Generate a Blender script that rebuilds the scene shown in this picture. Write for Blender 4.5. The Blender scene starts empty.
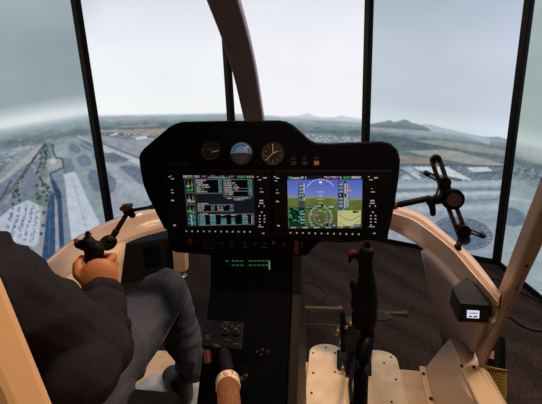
import bpy, bmesh, math, random
import numpy as np
from mathutils import Vector, Matrix, noise
random.seed(4); rng = np.random.default_rng(4)
SC = bpy.context.scene
COL = SC.collection

# ------------------------------------------------------------------ camera
FP = 370.0
p_, r_, a_ = math.radians(14.65), math.radians(2.2), math.radians(10)
Fw = Vector((-math.sin(a_)*math.cos(p_), math.cos(a_)*math.cos(p_), -math.sin(p_)))
X0 = Vector((math.cos(a_), math.sin(a_), 0)); U0 = X0.cross(Fw)
Rv = X0*math.cos(r_) - U0*math.sin(r_); Uv = U0*math.cos(r_) + X0*math.sin(r_)
CAM = Vector((0, 0, 1.2))
cd = bpy.data.cameras.new('camera'); cam = bpy.data.objects.new('camera', cd); COL.objects.link(cam)
cd.sensor_fit = 'HORIZONTAL'; cd.sensor_width = 36; cd.lens = FP/542*36; cd.clip_start = .02
M = Matrix((Rv, Uv, -Fw)).transposed().to_4x4(); M.translation = CAM
cam.matrix_world = M; SC.camera = cam

def ray(x, y): return Fw*FP + Rv*(x-271) - Uv*(y-202)
def az(x, y, Z): d = ray(x, y); return CAM + d*((Z-CAM.z)/d.z)
def ay(x, y, Y): d = ray(x, y); return CAM + d*((Y-CAM.y)/d.y)
def ax(x, y, X): d = ray(x, y); return CAM + d*((X-CAM.x)/d.x)

# ------------------------------------------------------------------ materials
def lin(c):
    c = c/255.0
    return c/12.92 if c <= .04045 else ((c+.055)/1.055)**2.4
def rgb(t): return tuple(lin(v) for v in t) + (1,)
def mat(name, col, rough=.6, metal=0, var=0, scale=20, bump=0, bscale=80, spec=.5, emit=None, es=1, coat=0):
    m = bpy.data.materials.new(name); m.use_nodes = True
    nt = m.node_tree; b = nt.nodes['Principled BSDF']
    b.inputs['Base Color'].default_value = rgb(col)
    b.inputs['Roughness'].default_value = rough; b.inputs['Metallic'].default_value = metal
    b.inputs['Specular IOR Level'].default_value = spec
    b.inputs['Coat Weight'].default_value = coat
    tc = nt.nodes.new('ShaderNodeTexCoord')
    if var:
        n = nt.nodes.new('ShaderNodeTexNoise'); n.inputs['Scale'].default_value = scale; n.inputs['Detail'].default_value = 6
        r = nt.nodes.new('ShaderNodeValToRGB'); k = rgb(col)
        r.color_ramp.elements[0].position = .3; r.color_ramp.elements[1].position = .7
        r.color_ramp.elements[0].color = tuple(v*(1-var) for v in k[:3])+(1,)
        r.color_ramp.elements[1].color = tuple(min(1, v*(1+var)) for v in k[:3])+(1,)
        nt.links.new(tc.outputs['Object'], n.inputs['Vector']); nt.links.new(n.outputs['Fac'], r.inputs['Fac'])
        nt.links.new(r.outputs['Color'], b.inputs['Base Color'])
    if bump:
        n = nt.nodes.new('ShaderNodeTexNoise'); n.inputs['Scale'].default_value = bscale; n.inputs['Detail'].default_value = 4
        bp = nt.nodes.new('ShaderNodeBump'); bp.inputs['Strength'].default_value = bump; bp.inputs['Distance'].default_value = .01
        nt.links.new(tc.outputs['Object'], n.inputs['Vector']); nt.links.new(n.outputs['Fac'], bp.inputs['Height'])
        nt.links.new(bp.outputs['Normal'], b.inputs['Normal'])
    if emit:
        b.inputs['Emission Color'].default_value = rgb(emit); b.inputs['Emission Strength'].default_value = es
    return m
def screen_mat(name, strength=1.0):
    m = bpy.data.materials.new(name); m.use_nodes = True; nt = m.node_tree; nt.nodes.clear()
    at = nt.nodes.new('ShaderNodeVertexColor'); at.layer_name = 'picture'
    e = nt.nodes.new('ShaderNodeEmission'); e.inputs['Strength'].default_value = strength
    o = nt.nodes.new('ShaderNodeOutputMaterial')
    nt.links.new(at.outputs['Color'], e.inputs['Color']); nt.links.new(e.outputs[0], o.inputs['Surface'])
    return m
cream = mat('cream_painted_shell', (214, 186, 158), .38, var=.05, scale=3, coat=.15)
cream_floor = mat('worn_cream_floor', (206, 180, 150), .45, var=.22, scale=9, bump=.1)
plate_m = mat('brushed_plate', (232, 212, 186), .35, metal=.15, var=.16, scale=12)
taupe = mat('taupe_trim', (112, 108, 138), .4)
black = mat('panel_black', (4, 7, 18), .6, var=.15, scale=30, spec=.08)
black2 = mat('black_plastic', (6, 9, 20), .5, spec=.12)
rubber = mat('black_rubber', (8, 10, 20), .6, spec=.2)
bezel_m = mat('screen_frame_black', (14, 15, 24), .5, spec=.2)
gunmetal = mat('gunmetal', (70, 66, 64), .35, metal=.8)
bronze = mat('bronze_anodised', (100, 86, 80), .45, metal=.35)
brushed = mat('brushed_steel', (150, 135, 120), .35, metal=.9)
darkbrown = mat('dark_brown_panel', (24, 18, 18), .55, var=.15, scale=8)
red = mat('red_plastic', (130, 20, 20), .5)
darkred = mat('dark_red_guard', (66, 10, 14), .5)
amber = mat('amber_lamp', (90, 50, 20), .5, emit=(190, 100, 40), es=.35)
legend = mat('backlit_legend', (180, 185, 195), .5, emit=(200, 205, 215), es=.33)
faint = mat('printed_legend', (70, 70, 74), .6)
green_led = mat('green_segment', (20, 90, 60), .5, emit=(60, 200, 130), es=.16)
skin_m = mat('skin', (196, 128, 84), .5, var=.07, scale=25, bump=.15, bscale=150)
skin2_m = mat('skin_tan', (170, 112, 74), .55, var=.07, scale=25, bump=.15, bscale=150)
sweater_m = mat('charcoal_sweater', (42, 41, 52), .95, var=.15, scale=60, bump=.2, bscale=320, spec=.1)
jeans_m = mat('blue_jeans', (78, 84, 102), .9, var=.3, scale=14, bump=.5, bscale=220, spec=.1)
hair_m = mat('dark_hair', (30, 22, 18), .7, bump=.8, bscale=120)
shoe_m = mat('black_shoe', (20, 20, 24), .5)
sole_m = mat('shoe_sole', (70, 74, 84), .6)
white_m = mat('watch_white', (226, 208, 178), .4)
seat_m = mat('black_seat_fabric', (20, 20, 25), .85, bump=.3, bscale=200)
yellow_m = mat('yellow_net_cord', (128, 112, 40), .6)
cable_m = mat('black_cable', (10, 10, 12), .6)
paper_m = mat('label_paper', (150, 132, 108), .6)
wall_m = mat('dark_wall', (40, 38, 42), .9, var=.1, scale=2)

def carpet():
    m = mat('carpet', (66, 50, 46), .97, bump=.6, bscale=300, spec=.05); nt = m.node_tree; b = nt.nodes['Principled BSDF']
    tc = nt.nodes['Texture Coordinate']
    mp = nt.nodes.new('ShaderNodeMapping'); mp.inputs['Rotation'].default_value[2] = math.radians(-38)
    w = nt.nodes.new('ShaderNodeTexWave'); w.inputs['Scale'].default_value = 1.1; w.inputs['Distortion'].default_value = 5.0; w.inputs['Detail'].default_value = 3
    n = nt.nodes.new('ShaderNodeTexNoise'); n.inputs['Scale'].default_value = 90; n.inputs['Detail'].default_value = 5
    mx = nt.nodes.new('ShaderNodeMix'); mx.data_type = 'FLOAT'; mx.inputs[0].default_value = .84
    r = nt.nodes.new('ShaderNodeValToRGB')
    r.color_ramp.elements[0].color = rgb((27, 24, 26)); r.color_ramp.elements[1].color = rgb((70, 60, 60))
    r.color_ramp.elements[0].position = .25; r.color_ramp.elements[1].position = .8
    L = nt.links.new
    L(tc.outputs['Object'], mp.inputs[0]); L(mp.outputs[0], w.inputs[0]); L(tc.outputs['Object'], n.inputs[0])
    L(w.outputs['Fac'], mx.inputs[2]); L(n.outputs['Fac'], mx.inputs[3]); L(mx.outputs[0], r.inputs[0]); L(r.outputs[0], b.inputs['Base Color'])
    return m
carpet_m = carpet()

# ------------------------------------------------------------------ helpers
def tag(o, label=None, cat=None, group=None, kind=None):
    if label: o['label'] = label
    if cat: o['category'] = cat
    if group: o['group'] = group
    if kind: o['kind'] = kind
    return o
def empty(name, loc, label=None, cat=None, group=None, rot=None):
    o = bpy.data.objects.new(name, None); COL.objects.link(o); o.empty_display_size = .05
    if rot is not None:
        m = rot.to_4x4(); m.translation = Vector(loc); o.matrix_world = m
    else: o.location = loc
    return tag(o, label, cat, group)
def wm(o):
    if o is None: return Matrix()
    m = o.matrix_basis.copy()
    return (wm(o.parent) @ m) if o.parent else m
def obj(name, bm, m, parent=None, smooth=False, bevel=0, local=False, label=None, seg=2):
    """world-space bmesh -> one mesh object; if parented its geometry is moved into the parent's space"""
    me = bpy.data.meshes.new(name)
    bmesh.ops.recalc_face_normals(bm, faces=bm.faces)
    if parent is not None and not local: bm.transform(wm(parent).inverted())
    bm.to_mesh(me); bm.free()
    for mm in (m if isinstance(m, (list, tuple)) else [m]): me.materials.append(mm)
    if smooth:
        for f in me.polygons: f.use_smooth = True
        if smooth == 'auto':
            bmx = bmesh.new(); bmx.from_mesh(me)
            for e in bmx.edges:
                if len(e.link_faces) == 2 and e.calc_face_angle(0) > .7: e.smooth = False
            bmx.to_mesh(me); bmx.free()
    o = bpy.data.objects.new(name, me); COL.objects.link(o)
    if parent is not None: o.parent = parent
    else:
        c = sum((v.co for v in me.vertices), Vector())/max(1, len(me.vertices))
        me.transform(Matrix.Translation(-c)); o.location = c
    if bevel:
        b = o.modifiers.new('bevel', 'BEVEL'); b.width = bevel; b.segments = seg; b.limit_method = 'ANGLE'
    if label: o['label'] = label
    return o
def box(bm, c, s, rot=None, mi=0):
    r = bmesh.ops.create_cube(bm, size=1)['verts']
    m = Matrix.Translation(Vector(c)) @ (rot.to_4x4() if rot else Matrix()) @ Matrix.Diagonal((*s, 1))
    bmesh.ops.transform(bm, matrix=m, verts=r)
    for f in {f for v in r for f in v.link_faces}: f.material_index = mi
    return r
def frame_of(d, up=Vector((0, 0, 1))):
    d = d.normalized()
    if abs(d.dot(up)) > .98: up = Vector((0, 1, 0))
    x = up.cross(d).normalized(); y = d.cross(x)
    return x, y
def tube(bm, pts, r, seg=12, cap=True, up=Vector((0, 0, 1)), flat=1.0):
    pts = [Vector(p) for p in pts]; rs = r if isinstance(r, (list, tuple)) else [r]*len(pts)
    rings = []
    for i, p in enumerate(pts):
        d = (pts[min(i+1, len(pts)-1)] - pts[max(i-1, 0)])
        x, y = frame_of(d, up)
        rings.append([bm.verts.new(p + (x*math.cos(t)*rs[i] + y*math.sin(t)*rs[i]*flat)) for t in [2*math.pi*k/seg for k in range(seg)]])
    for a, b in zip(rings, rings[1:]):
        for k in range(seg): bm.faces.new((a[k], a[(k+1) % seg], b[(k+1) % seg], b[k]))
    if cap:
        bm.faces.new(rings[0][::-1]); bm.faces.new(rings[-1])
def disc(bm, c, n, r, h, seg=32, r2=None):
    n = Vector(n).normalized(); c = Vector(c)
    tube(bm, [c, c+n*h], [r, r if r2 is None else r2], seg)
def prism(bm, poly, d):
    """poly: list of 3D points, d: offset vector"""
    a = [bm.verts.new(Vector(p)) for p in poly]; b = [bm.verts.new(Vector(p)+Vector(d)) for p in poly]
    n = len(poly); bm.faces.new(a); bm.faces.new(b[::-1])
    for i in range(n): bm.faces.new((a[i], b[i], b[(i+1) % n], a[(i+1) % n]))
def hull(bm, pts):
    vs = [bm.verts.new(Vector(p)) for p in pts]; bmesh.ops.convex_hull(bm, input=vs)
def loft(bm, rows, thick=0):
    """rows: list of equal-length point lists -> quads"""
    g = [[bm.verts.new(Vector(p)) for p in r] for r in rows]
    for a, b in zip(g, g[1:]):
        for i in range(len(a)-1): bm.faces.new((a[i], a[i+1], b[i+1], b[i]))
def solid(o, t, off=-1):
    s = o.modifiers.new('solidify', 'SOLIDIFY'); s.thickness = t; s.offset = off; return o
def smooth_curve(pts, n=6):
    pts = [Vector(p) for p in pts]; out = []
    for i in range(len(pts)-1):
        p0 = pts[max(i-1, 0)]; p1 = pts[i]; p2 = pts[i+1]; p3 = pts[min(i+2, len(pts)-1)]
        for k in range(n):
            t = k/n
            out.append(.5*((2*p1) + (p2-p0)*t + (2*p0-5*p1+4*p2-p3)*t*t + (-p0+3*p1-3*p2+p3)*t**3))
    out.append(pts[-1]); return out
def capsule(bm, p0, r0, p1, r1, seg=16):
    p0 = Vector(p0); p1 = Vector(p1); d = (p1-p0); L = d.length; d = d.normalized()
    pts = []; rs = []
    for k in range(6): t = k/5*math.pi/2; pts.append(p0 - d*r0*math.cos(t)); rs.append(max(1e-4, r0*math.sin(t)))
    for k in range(6): t = k/5*math.pi/2; pts.append(p1 + d*r1*math.sin(t)); rs.append(max(1e-4, r1*math.cos(t)))
    tube(bm, pts, rs, seg)
def ellip(bm, c, s, rot=None):
    r = bmesh.ops.create_uvsphere(bm, u_segments=24, v_segments=16, radius=1)['verts']
    bmesh.ops.transform(bm, matrix=Matrix.Translation(Vector(c)) @ (rot.to_4x4() if rot else Matrix()) @ Matrix.Diagonal((*s, 1)), verts=r)
def organic(name, bm, m, parent, voxel=.008, sm=6, folds=0, fscale=9, label=None):
    """unite overlapping shapes into one continuous skin"""
    me = bpy.data.meshes.new('tmp'); bmesh.ops.recalc_face_normals(bm, faces=bm.faces); bm.to_mesh(me); bm.free()
    t = bpy.data.objects.new('tmp', me); COL.objects.link(t)
    r = t.modifiers.new('r', 'REMESH'); r.mode = 'VOXEL'; r.voxel_size = voxel
    s = t.modifiers.new('s', 'SMOOTH'); s.factor = .5; s.iterations = sm
    dg = bpy.context.evaluated_depsgraph_get()
    me2 = bpy.data.meshes.new_from_object(t.evaluated_get(dg))
    bpy.data.objects.remove(t)
    if folds:
        vs = me2.vertices; ns = [v.normal.copy() for v in vs]
        for v, n in zip(vs, ns):
            q = Vector((v.co.x*1.0, v.co.y*1.0, v.co.z*1.3))*fscale
            w = noise.noise(q + noise.noise_vector(q*.6)*1.1)
            v.co += n*folds*(1-2.2*abs(w))
    b = bmesh.new(); b.from_mesh(me2); bpy.data.meshes.remove(me2)
    return obj(name, b, m, parent, smooth=True, label=label)

# ------------------------------------------------------------------ simulator screens
ZC = -.28
corners = [Vector((-3.05, 2.3, 0)), Vector((-2.34, 3.40, 0)), Vector((-1.09, 3.92, 0)), Vector((.32, 4.01, 0)), Vector((1.46, 3.39, 0)), Vector((1.56, 2.02, 0))]
ZB, ZT = -.25, 2.45
# picture of the airfield painted once into an array (display content with viewing-angle dimming painted in), then stored on the screens' vertices
CS = 3; CX0, CX1, CY0, CY1 = -190, 760, -160, 400
W, H = (CX1-CX0)*CS, (CY1-CY0)*CS
yy, xx = np.mgrid[0:H, 0:W].astype(np.float32)
xx = xx/CS + CX0; yy = yy/CS + CY0
def poly(img, pts, col, al=1.0):
    xs = [q[0] for q in pts]; ys = [q[1] for q in pts]
    i0, i1 = max(0, int((min(xs)-CX0)*CS)), min(W, int((max(xs)-CX0)*CS)+2)
    j0, j1 = max(0, int((min(ys)-CY0)*CS)), min(H, int((max(ys)-CY0)*CS)+2)
    if i1 <= i0 or j1 <= j0: return
    X = xx[j0:j1, i0:i1]; Y = yy[j0:j1, i0:i1]; ins = np.zeros(X.shape, bool); n = len(pts)
    for k in range(n):
        x1, y1 = pts[k]; x2, y2 = pts[(k+1) % n]
        if y1 == y2: continue
        c = ((y1 > Y) != (y2 > Y)) & (X < (x2-x1)*(Y-y1)/(y2-y1)+x1); ins ^= c
    sub = img[j0:j1, i0:i1]; sub[ins] = sub[ins]*(1-al) + np.array(col, np.float32)*al
def oval(img, cx, cy, rx, ry, col, rot=0, al=1.0):
    c, s = math.cos(math.radians(rot)), math.sin(math.radians(rot))
    poly(img, [(cx+rx*math.cos(t)*c-ry*math.sin(t)*s, cy+rx*math.cos(t)*s+ry*math.sin(t)*c) for t in [k*math.pi/18 for k in range(36)]], col, al)
def line(img, pts, w, col, al=1.0):
    for (x1, y1), (x2, y2) in zip(pts, pts[1:]):
        L = math.hypot(x2-x1, y2-y1) or 1; nx, ny = -(y2-y1)/L*w/2, (x2-x1)/L*w/2
        poly(img, [(x1+nx, y1+ny), (x2+nx, y2+ny), (x2-nx, y2-ny), (x1-nx, y1-ny)], col, al)
def blur(a, k):
    for _ in range(k):
        a = (np.roll(a, 1, 0)+a*2+np.roll(a, -1, 0))/4; a = (np.roll(a, 1, 1)+a*2+np.roll(a, -1, 1))/4
    return a
def nz(sx, sy):
    h, w = int(H/(sy*CS))+2, int(W/(sx*CS))+2; g = rng.standard_normal((h, w)).astype(np.float32)
    j = (yy-CY0)/sy; i = (xx-CX0)/sx; j0 = j.astype(int); i0 = i.astype(int); fj = j-j0; fi = i-i0
    fj = fj*fj*(3-2*fj); fi = fi*fi*(3-2*fi)
    return (g[j0, i0]*(1-fi)+g[j0, i0+1]*fi)*(1-fj)+(g[j0+1, i0]*(1-fi)+g[j0+1, i0+1]*fi)*fj
NZ1 = nz(60, 40)*.5+nz(25, 18)*.3; NZ2 = nz(14, 1.6)*.5+nz(6, .9)*.4; NZ3 = nz(2.2, 1.3); NZ4 = nz(5, 3)
def horizon(i):
    X = [[(-200, 175), (0, 131), (45, 123), (92, 116), (200, 105)], [(0, 118), (95, 116), (232, 113.5), (300, 112)], [(200, 114), (240, 114), (280, 116.5), (366, 121.5), (400, 125)],
         [(300, 116), (371, 124), (445, 132), (506, 139.5), (600, 152)], [(480, 137), (516, 145), (542, 152), (760, 215)]][i]
    return np.interp(xx, [q[0] for q in X], [q[1] for q in X])
SKY = [((168, 181, 190), (150, 164, 172), (214, 222, 224)), ((216, 220, 234), (240, 243, 247), (243, 245, 246)), ((226, 230, 240), (241, 242, 247), (244, 243, 248)),
       ((170, 184, 197), (190, 200, 212), (205, 216, 221)), ((166, 184, 184), (158, 174, 172), (186, 198, 196))]  # outer panels painted dimmer to stand for viewing-angle falloff
def A(*q): return [(x/5.39, 120+y/5.39) for x, y in q]
def B(*q): return [(80+x/5.39, 110+y/5.39) for x, y in q]
def Cc(*q): return [(x/5.39, 180+y/5.39) for x, y in q]
def D(*q): return [(362+x/3, 135+y/3) for x, y in q]
def E_(*q): return [(442+x/5.39, 110+y/5.39) for x, y in q]
def G_(*q): return [(360+x/5.39, 110+y/5.39) for x, y in q]
def K_(*q): return [(280+x/5.39, 100+y/5.39) for x, y in q]
def cars(img, quad, nr, nc, col, w=.8, h=.9, fill=.75):
    q = [np.array(v, float) for v in quad]
    for r in range(nr):
        for c in range(nc):
            if rng.random() > fill: continue
            u, v = (c+.5+rng.normal()*.15)/nc, (r+.5+rng.normal()*.1)/nr
            P = (q[0]*(1-u)+q[1]*u)*(1-v)+(q[3]*(1-u)+q[2]*u)*v
            poly(img, [(P[0]-w/2, P[1]-h/2), (P[0]+w/2, P[1]-h/2), (P[0]+w/2, P[1]+h/2), (P[0]-w/2, P[1]+h/2)], col)
def paint(i):
    h = horizon(i); d = yy-h
    img = np.zeros((H, W, 3), np.float32)
    top, mid, low = [np.array(c, np.float32) for c in SKY[i]]
    t = np.clip((yy+20)/70, 0, 1)[..., None]; sky = top*(1-t)+mid*t
    t = np.clip((d+(24 if i in (0, 3, 4) else 40))/(16 if i in (0, 3, 4) else 34), 0, 1)[..., None]; sky = sky*(1-t)+low*t
    if i == 0: sky += (np.clip((xx-20)/70, 0, 1)*-6)[..., None]
    if i == 3: sky += (np.clip((xx-430)/100, 0, 1)*10)[..., None]*np.array((1.1, .9, 1.4), np.float32)  # sideways brightness shift painted in, as seen at an angle
    if i == 1: sky -= (np.clip((110-xx-(yy-0)*.2)/30, 0, 1)*14)[..., None]*(np.clip((40-yy)/30, 0, 1))[..., None]
    sky += (NZ1*(4 if i in (0, 3, 4) else 2))[..., None]
    ground = np.zeros_like(img); ground[:] = (96, 122, 132)
    t = np.clip(d/14, 0, 1)[..., None]
    ground = np.array((122, 148, 160), np.float32)*(1-t)+np.array((104, 128, 132), np.float32)*t
    ground += (NZ2*9*np.clip(d/6, .2, 1))[..., None]*np.array((1, .9, .8), np.float32)
    g = ground
    if i in (0, 1):
        t = np.clip((d-14)/7, 0, 1)[..., None]; g[:] = g*(1-t)+np.array((150, 160, 168), np.float32)*t
    if i == 0:
        poly(g, [(-190, 175), (0, 165), (0, 160), (20, 150), (40, 142), (50, 139), (38, 180), (10, 215), (-190, 400)], (150, 156, 160))
        poly(g, A((-400, 520), (0, 325), (190, 150), (235, 130), (225, 190), (160, 225), (0, 345), (-400, 640)), (176, 177, 176))
        poly(g, A((-300, 330), (0, 215), (100, 175), (30, 250), (0, 290), (-300, 420)), (112, 130, 142))
        poly(g, A((-300, 300), (0, 190), (60, 170), (0, 240), (-300, 350)), (120, 138, 148))
        poly(g, A((0, 345), (125, 250), (210, 215), (220, 404), (300, 404), (300, 560), (0, 700), (-400, 900), (-400, 560)), (122, 133, 152))
        line(g, A((-100, 500), (60, 380), (165, 235), (240, 130)), 2.2, (98, 108, 108))
        line(g, Cc((-60, 190), (0, 110), (30, 60), (60, 0)), 2.0, (70, 88, 108)); line(g, Cc((25, 130), (60, 80), (125, 0)), 3, (164, 155, 142))
        poly(g, A((238, 122), (282, 120), (275, 200), (250, 320), (225, 340), (205, 300), (215, 200)), (124, 140, 132))
        line(g, A((170, 235), (210, 300), (260, 340), (305, 380)), 2.2, (166, 156, 148))
        poly(g, A((200, 380), (215, 300), (265, 330), (300, 380), (300, 410), (200, 420)), (150, 148, 142))
        poly(g, Cc((140, 95), (190, 40), (262, 80), (270, 160), (225, 150), (180, 115)), (112, 140, 122))
        poly(g, Cc((215, 135), (240, 150), (230, 400), (180, 404), (200, 350)), (160, 160, 158))
        poly(g, Cc((60, 150), (150, 108), (222, 140), (208, 340), (182, 362), (60, 330), (0, 305), (-60, 270), (0, 200)), (192, 200, 214))
        for k in range(5):
            x0 = 40+k*35; cars(g, Cc((x0+26, 145-k*4), (x0+42, 145-k*4), (x0-2, 310+k*6), (x0-26, 310+k*6)), 22, 2, (52, 62, 92), 1.1, .9, .62)
        poly(g, Cc((262, 110), (272, 75), (292, 72), (300, 404), (295, 900), (190, 900), (228, 404)), (44, 80, 124))
        line(g, Cc((262, 404), (272, 100)), 1.0, (70, 108, 150))
        poly(g, Cc((295, 110), (318, 110), (322, 404), (322, 900), (298, 900), (298, 404)), (160, 162, 166))
        poly(g, A((262, 290), (345, 262), (335, 205), (405, 275), (340, 290), (395, 720), (330, 720), (300, 400)), (130, 142, 156))
        poly(g, A((335, 205), (382, 205), (408, 275), (345, 292)), (122, 132, 148))
        poly(g, A((290, 150), (350, 120), (378, 140), (380, 205), (300, 205)), (158, 170, 176))
        poly(g, A((350, 120), (378, 100), (500, 120), (560, 250), (560, 560), (470, 430), (405, 272), (380, 200)), (142, 162, 164))
        poly(g, A((250, 210), (325, 205), (330, 245), (255, 275)), (170, 170, 170)); oval(g, 53, 161.5, 3.2, 2.6, (205, 205, 200))
        line(g, A((285, 130), (288, 178), (305, 205), (335, 207), (343, 256), (266, 290), (300, 350), (318, 404)), 1.5, (60, 82, 106))
        poly(g, Cc((270, 0), (292, 0), (330, 70), (350, 404), (352, 900), (322, 900), (322, 404), (310, 120)), (46, 76, 114))
        poly(g, A((338, 292), (405, 275), (462, 404))+Cc((540, 240), (700, 560), (760, 900), (430, 900), (395, 404), (368, 180), (350, 0)), (196, 203, 217))
        line(g, Cc((395, 0), (475, 300), (520, 470)), .8, (160, 168, 184))
        for q in [(74.8, 148.5, 6.2, 4, 30), (87, 145.6, 9, 4, 25), (84, 160.8, 7.2, 5.6, 20), (96.5, 181, 7.5, 12, -25), (96, 156, 4, 3.5, 0)]: oval(g, *q[:4], (112, 126, 146), q[4])
        line(g, A((420, 85), (560, 150)), 1.2, (180, 190, 196)); line(g, A((395, 100), (560, 190)), 1, (170, 182, 190))
        P = A((240, 130), (225, 180), (215, 240), (210, 290), (222, 330), (255, 360), (270, 400))+A((200, 190), (160, 240), (130, 290), (100, 345), (75, 400))+A((255, 140), (245, 200), (235, 260))
        for (x1, y1), (x2, y2) in zip(P, P[1:]):
            if abs(y2-y1) > 20: continue
            for k in range(6):
                t = (k+.5)/6; oval(g, x1+(x2-x1)*t+rng.normal()*.9, y1+(y2-y1)*t+rng.normal()*.8, .7+rng.random()*.7, .6+rng.random()*.6, (52, 78, 88))
        for x, y in [(70, 130), (75, 90), (105, 110), (90, 60), (200, 30), (200, 75), (215, 90), (235, 65), (255, 85), (250, 110), (237, 175), (232, 245), (222, 290), (230, 30), (260, 40), (205, 100), (262, 135), (100, 80)]:
            oval(g, *Cc((x, y))[0], 1.5, 1.6, (50, 76, 84))
        cars(g, A((-30, 190), (180, 130), (180, 150), (-30, 220)), 3, 22, (200, 208, 212), 1.8, .7, .5)
        cars(g, A((20, 110), (240, 100), (240, 130), (20, 150)), 3, 26, (84, 108, 124), 2, .8, .6)
        cars(g, A((-30, 235), (95, 180), (60, 220), (-30, 280)), 3, 7, (196, 202, 206), 2.2, 1.1, .6)
    if i == 1:
        poly(g, B((60, 108), (250, 105), (520, 100), (520, 145), (400, 150), (250, 132), (60, 120)), (172, 154, 146))
        poly(g, B((60, 60), (330, 75), (330, 80), (60, 100)), (112, 132, 136), .6); poly(g, B((200, 85), (420, 75), (440, 85), (230, 95)), (150, 156, 150))
        poly(g, B((60, 120), (160, 118), (400, 150), (360, 190), (600, 260), (600, 330), (60, 180)), (150, 157, 170))
        poly(g, B((60, 120), (180, 118), (400, 140), (420, 150), (260, 156), (110, 140)), (118, 132, 142))
        cars(g, B((130, 118), (400, 132), (400, 160), (130, 138)), 3, 20, (210, 216, 220), 2.0, .8, .45); cars(g, B((120, 120), (420, 135), (420, 155), (130, 140)), 3, 22, (74, 92, 106), 1.4, .7, .45)
        poly(g, B((300, 150), (360, 140), (365, 150), (305, 160)), (214, 218, 222)); poly(g, B((165, 132), (200, 128), (205, 134), (170, 138)), (214, 218, 222))
        poly(g, B((115, 182), (60, 160), (60, 200), (330, 300), (600, 400), (600, 340), (330, 255)), (196, 200, 206))
        line(g, B((60, 175), (330, 270), (600, 370)), 1.3, (168, 176, 186)); line(g, B((120, 182), (330, 262), (600, 360)), 1.6, (98, 112, 132))
        poly(g, B((50, 200), (130, 235), (140, 280), (200, 290), (330, 300), (600, 420), (600, 900), (-60, 900), (-60, 200)), (156, 167, 178))
        poly(g, B((128, 235), (180, 228), (268, 268), (235, 282), (160, 285), (125, 275)), (112, 124, 142))
        oval(g, 87.5, 150, 8, 4.5, (112, 124, 142), 25)
        oval(g, 137, 175, 20, 8, (112, 124, 144), 18); oval(g, 104, 180, 11, 15, (112, 124, 144), -35)
        poly(g, B((130, 290), (200, 300), (420, 480), (330, 480), (150, 340)), (172, 180, 188), .7)
        oval(g, 190, 200, 30, 9, (112, 124, 144), 15)
    if i == 2:
        poly(g, [(200, 128), (260, 130), (366, 136), (420, 138), (420, 150), (200, 148)], (128, 142, 150), .6)
        cars(g, [(290, 134), (366, 138), (366, 143), (290, 141)], 4, 34, (190, 200, 212), 1.6, .8, .5)
        poly(g, K_((120, 110), (260, 112), (440, 128), (440, 134), (200, 122)), (84, 112, 122), .8)
        poly(g, K_((150, 170), (440, 160), (440, 175), (180, 182)), (88, 114, 124), .7)
        poly(g, [(200, 150), (420, 152), (420, 400), (200, 400)], (150, 163, 172))
    if i == 3:
        poly(g, G_((60, 90), (170, 95), (300, 118), (440, 140), (440, 150), (250, 130), (60, 115)), (150, 160, 160), .7)
        poly(g, G_((60, 130), (200, 140), (400, 190), (560, 240), (560, 262), (330, 215), (60, 170)), (86, 112, 120), .75)
        poly(g, E_((-160, 164), (0, 164), (200, 190), (420, 238), (420, 258), (150, 220), (-20, 190)), (168, 166, 156), .8)
        poly(g, E_((-190, 222), (0, 212), (110, 228), (300, 283), (420, 318), (180, 298), (20, 268), (-120, 240)), (174, 170, 160), .85)
        poly(g, G_((-60, 215), (140, 232), (380, 262), (420, 295), (210, 290), (-60, 280)), (166, 146, 134), .9)
        poly(g, [(330, 164), (401, 164), (442, 165), (506, 166), (600, 168), (600, 178), (506, 182), (330, 182)], (112, 128, 146))
        poly(g, [(330, 178), (401, 178), (506, 180), (600, 184), (600, 400), (330, 400)], (156, 170, 182))
        line(g, [(340, 163.6), (442, 164.8), (506, 166.3), (600, 168)], 1.0, (70, 90, 112))
        cars(g, D((105, 90), (440, 95), (440, 145), (105, 140)), 8, 46, (84, 100, 122), 1.6, .9, .4); cars(g, D((105, 90), (440, 95), (440, 140), (105, 135)), 7, 40, (178, 190, 202), 1.8, .8, .3)
        poly(g, D((150, 95), (255, 95), (330, 135), (300, 132), (170, 106)), (218, 219, 222)); poly(g, D((110, 98), (145, 96), (180, 118), (160, 122)), (170, 182, 192))
        poly(g, D((170, 106), (300, 132), (300, 140), (175, 116)), (84, 100, 120)); poly(g, D((145, 118), (155, 112), (180, 128), (172, 133)), (206, 210, 214)); poly(g, D((118, 122), (138, 118), (150, 132), (125, 134)), (188, 198, 208))
        poly(g, D((315, 98), (375, 96), (392, 108), (335, 112)), (216, 216, 214)); poly(g, D((335, 112), (392, 108), (395, 114), (340, 118)), (90, 108, 130))
        poly(g, D((60, 150), (150, 146), (440, 136), (440, 150), (150, 160), (60, 168)), (178, 190, 198))
        poly(g, D((60, 160), (440, 158), (440, 166), (60, 172)), (128, 144, 160)); poly(g, D((60, 175), (440, 168), (440, 178), (60, 190)), (186, 197, 203))
        poly(g, D((60, 195), (300, 195), (440, 185), (440, 192), (300, 206), (60, 205)), (132, 148, 164))
        poly(g, D((60, 215), (300, 212), (440, 206), (440, 222), (60, 235)), (176, 189, 196))
        c = D((300, 296))[0]; oval(g, c[0], c[1], 31, 16.5, (96, 118, 146), 8)
        for k in range(26):
            t = k/26*2*math.pi; cs, sn = math.cos(t), math.sin(t); x1, y1 = c[0]+29*cs, c[1]+15*sn+4*cs
            line(g, [(x1, y1), (x1-3*cs, y1-2*sn)], .8, (196, 180, 120))
        line(g, D((60, 250), (220, 240), (440, 260)), 1, (140, 156, 170))
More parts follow.
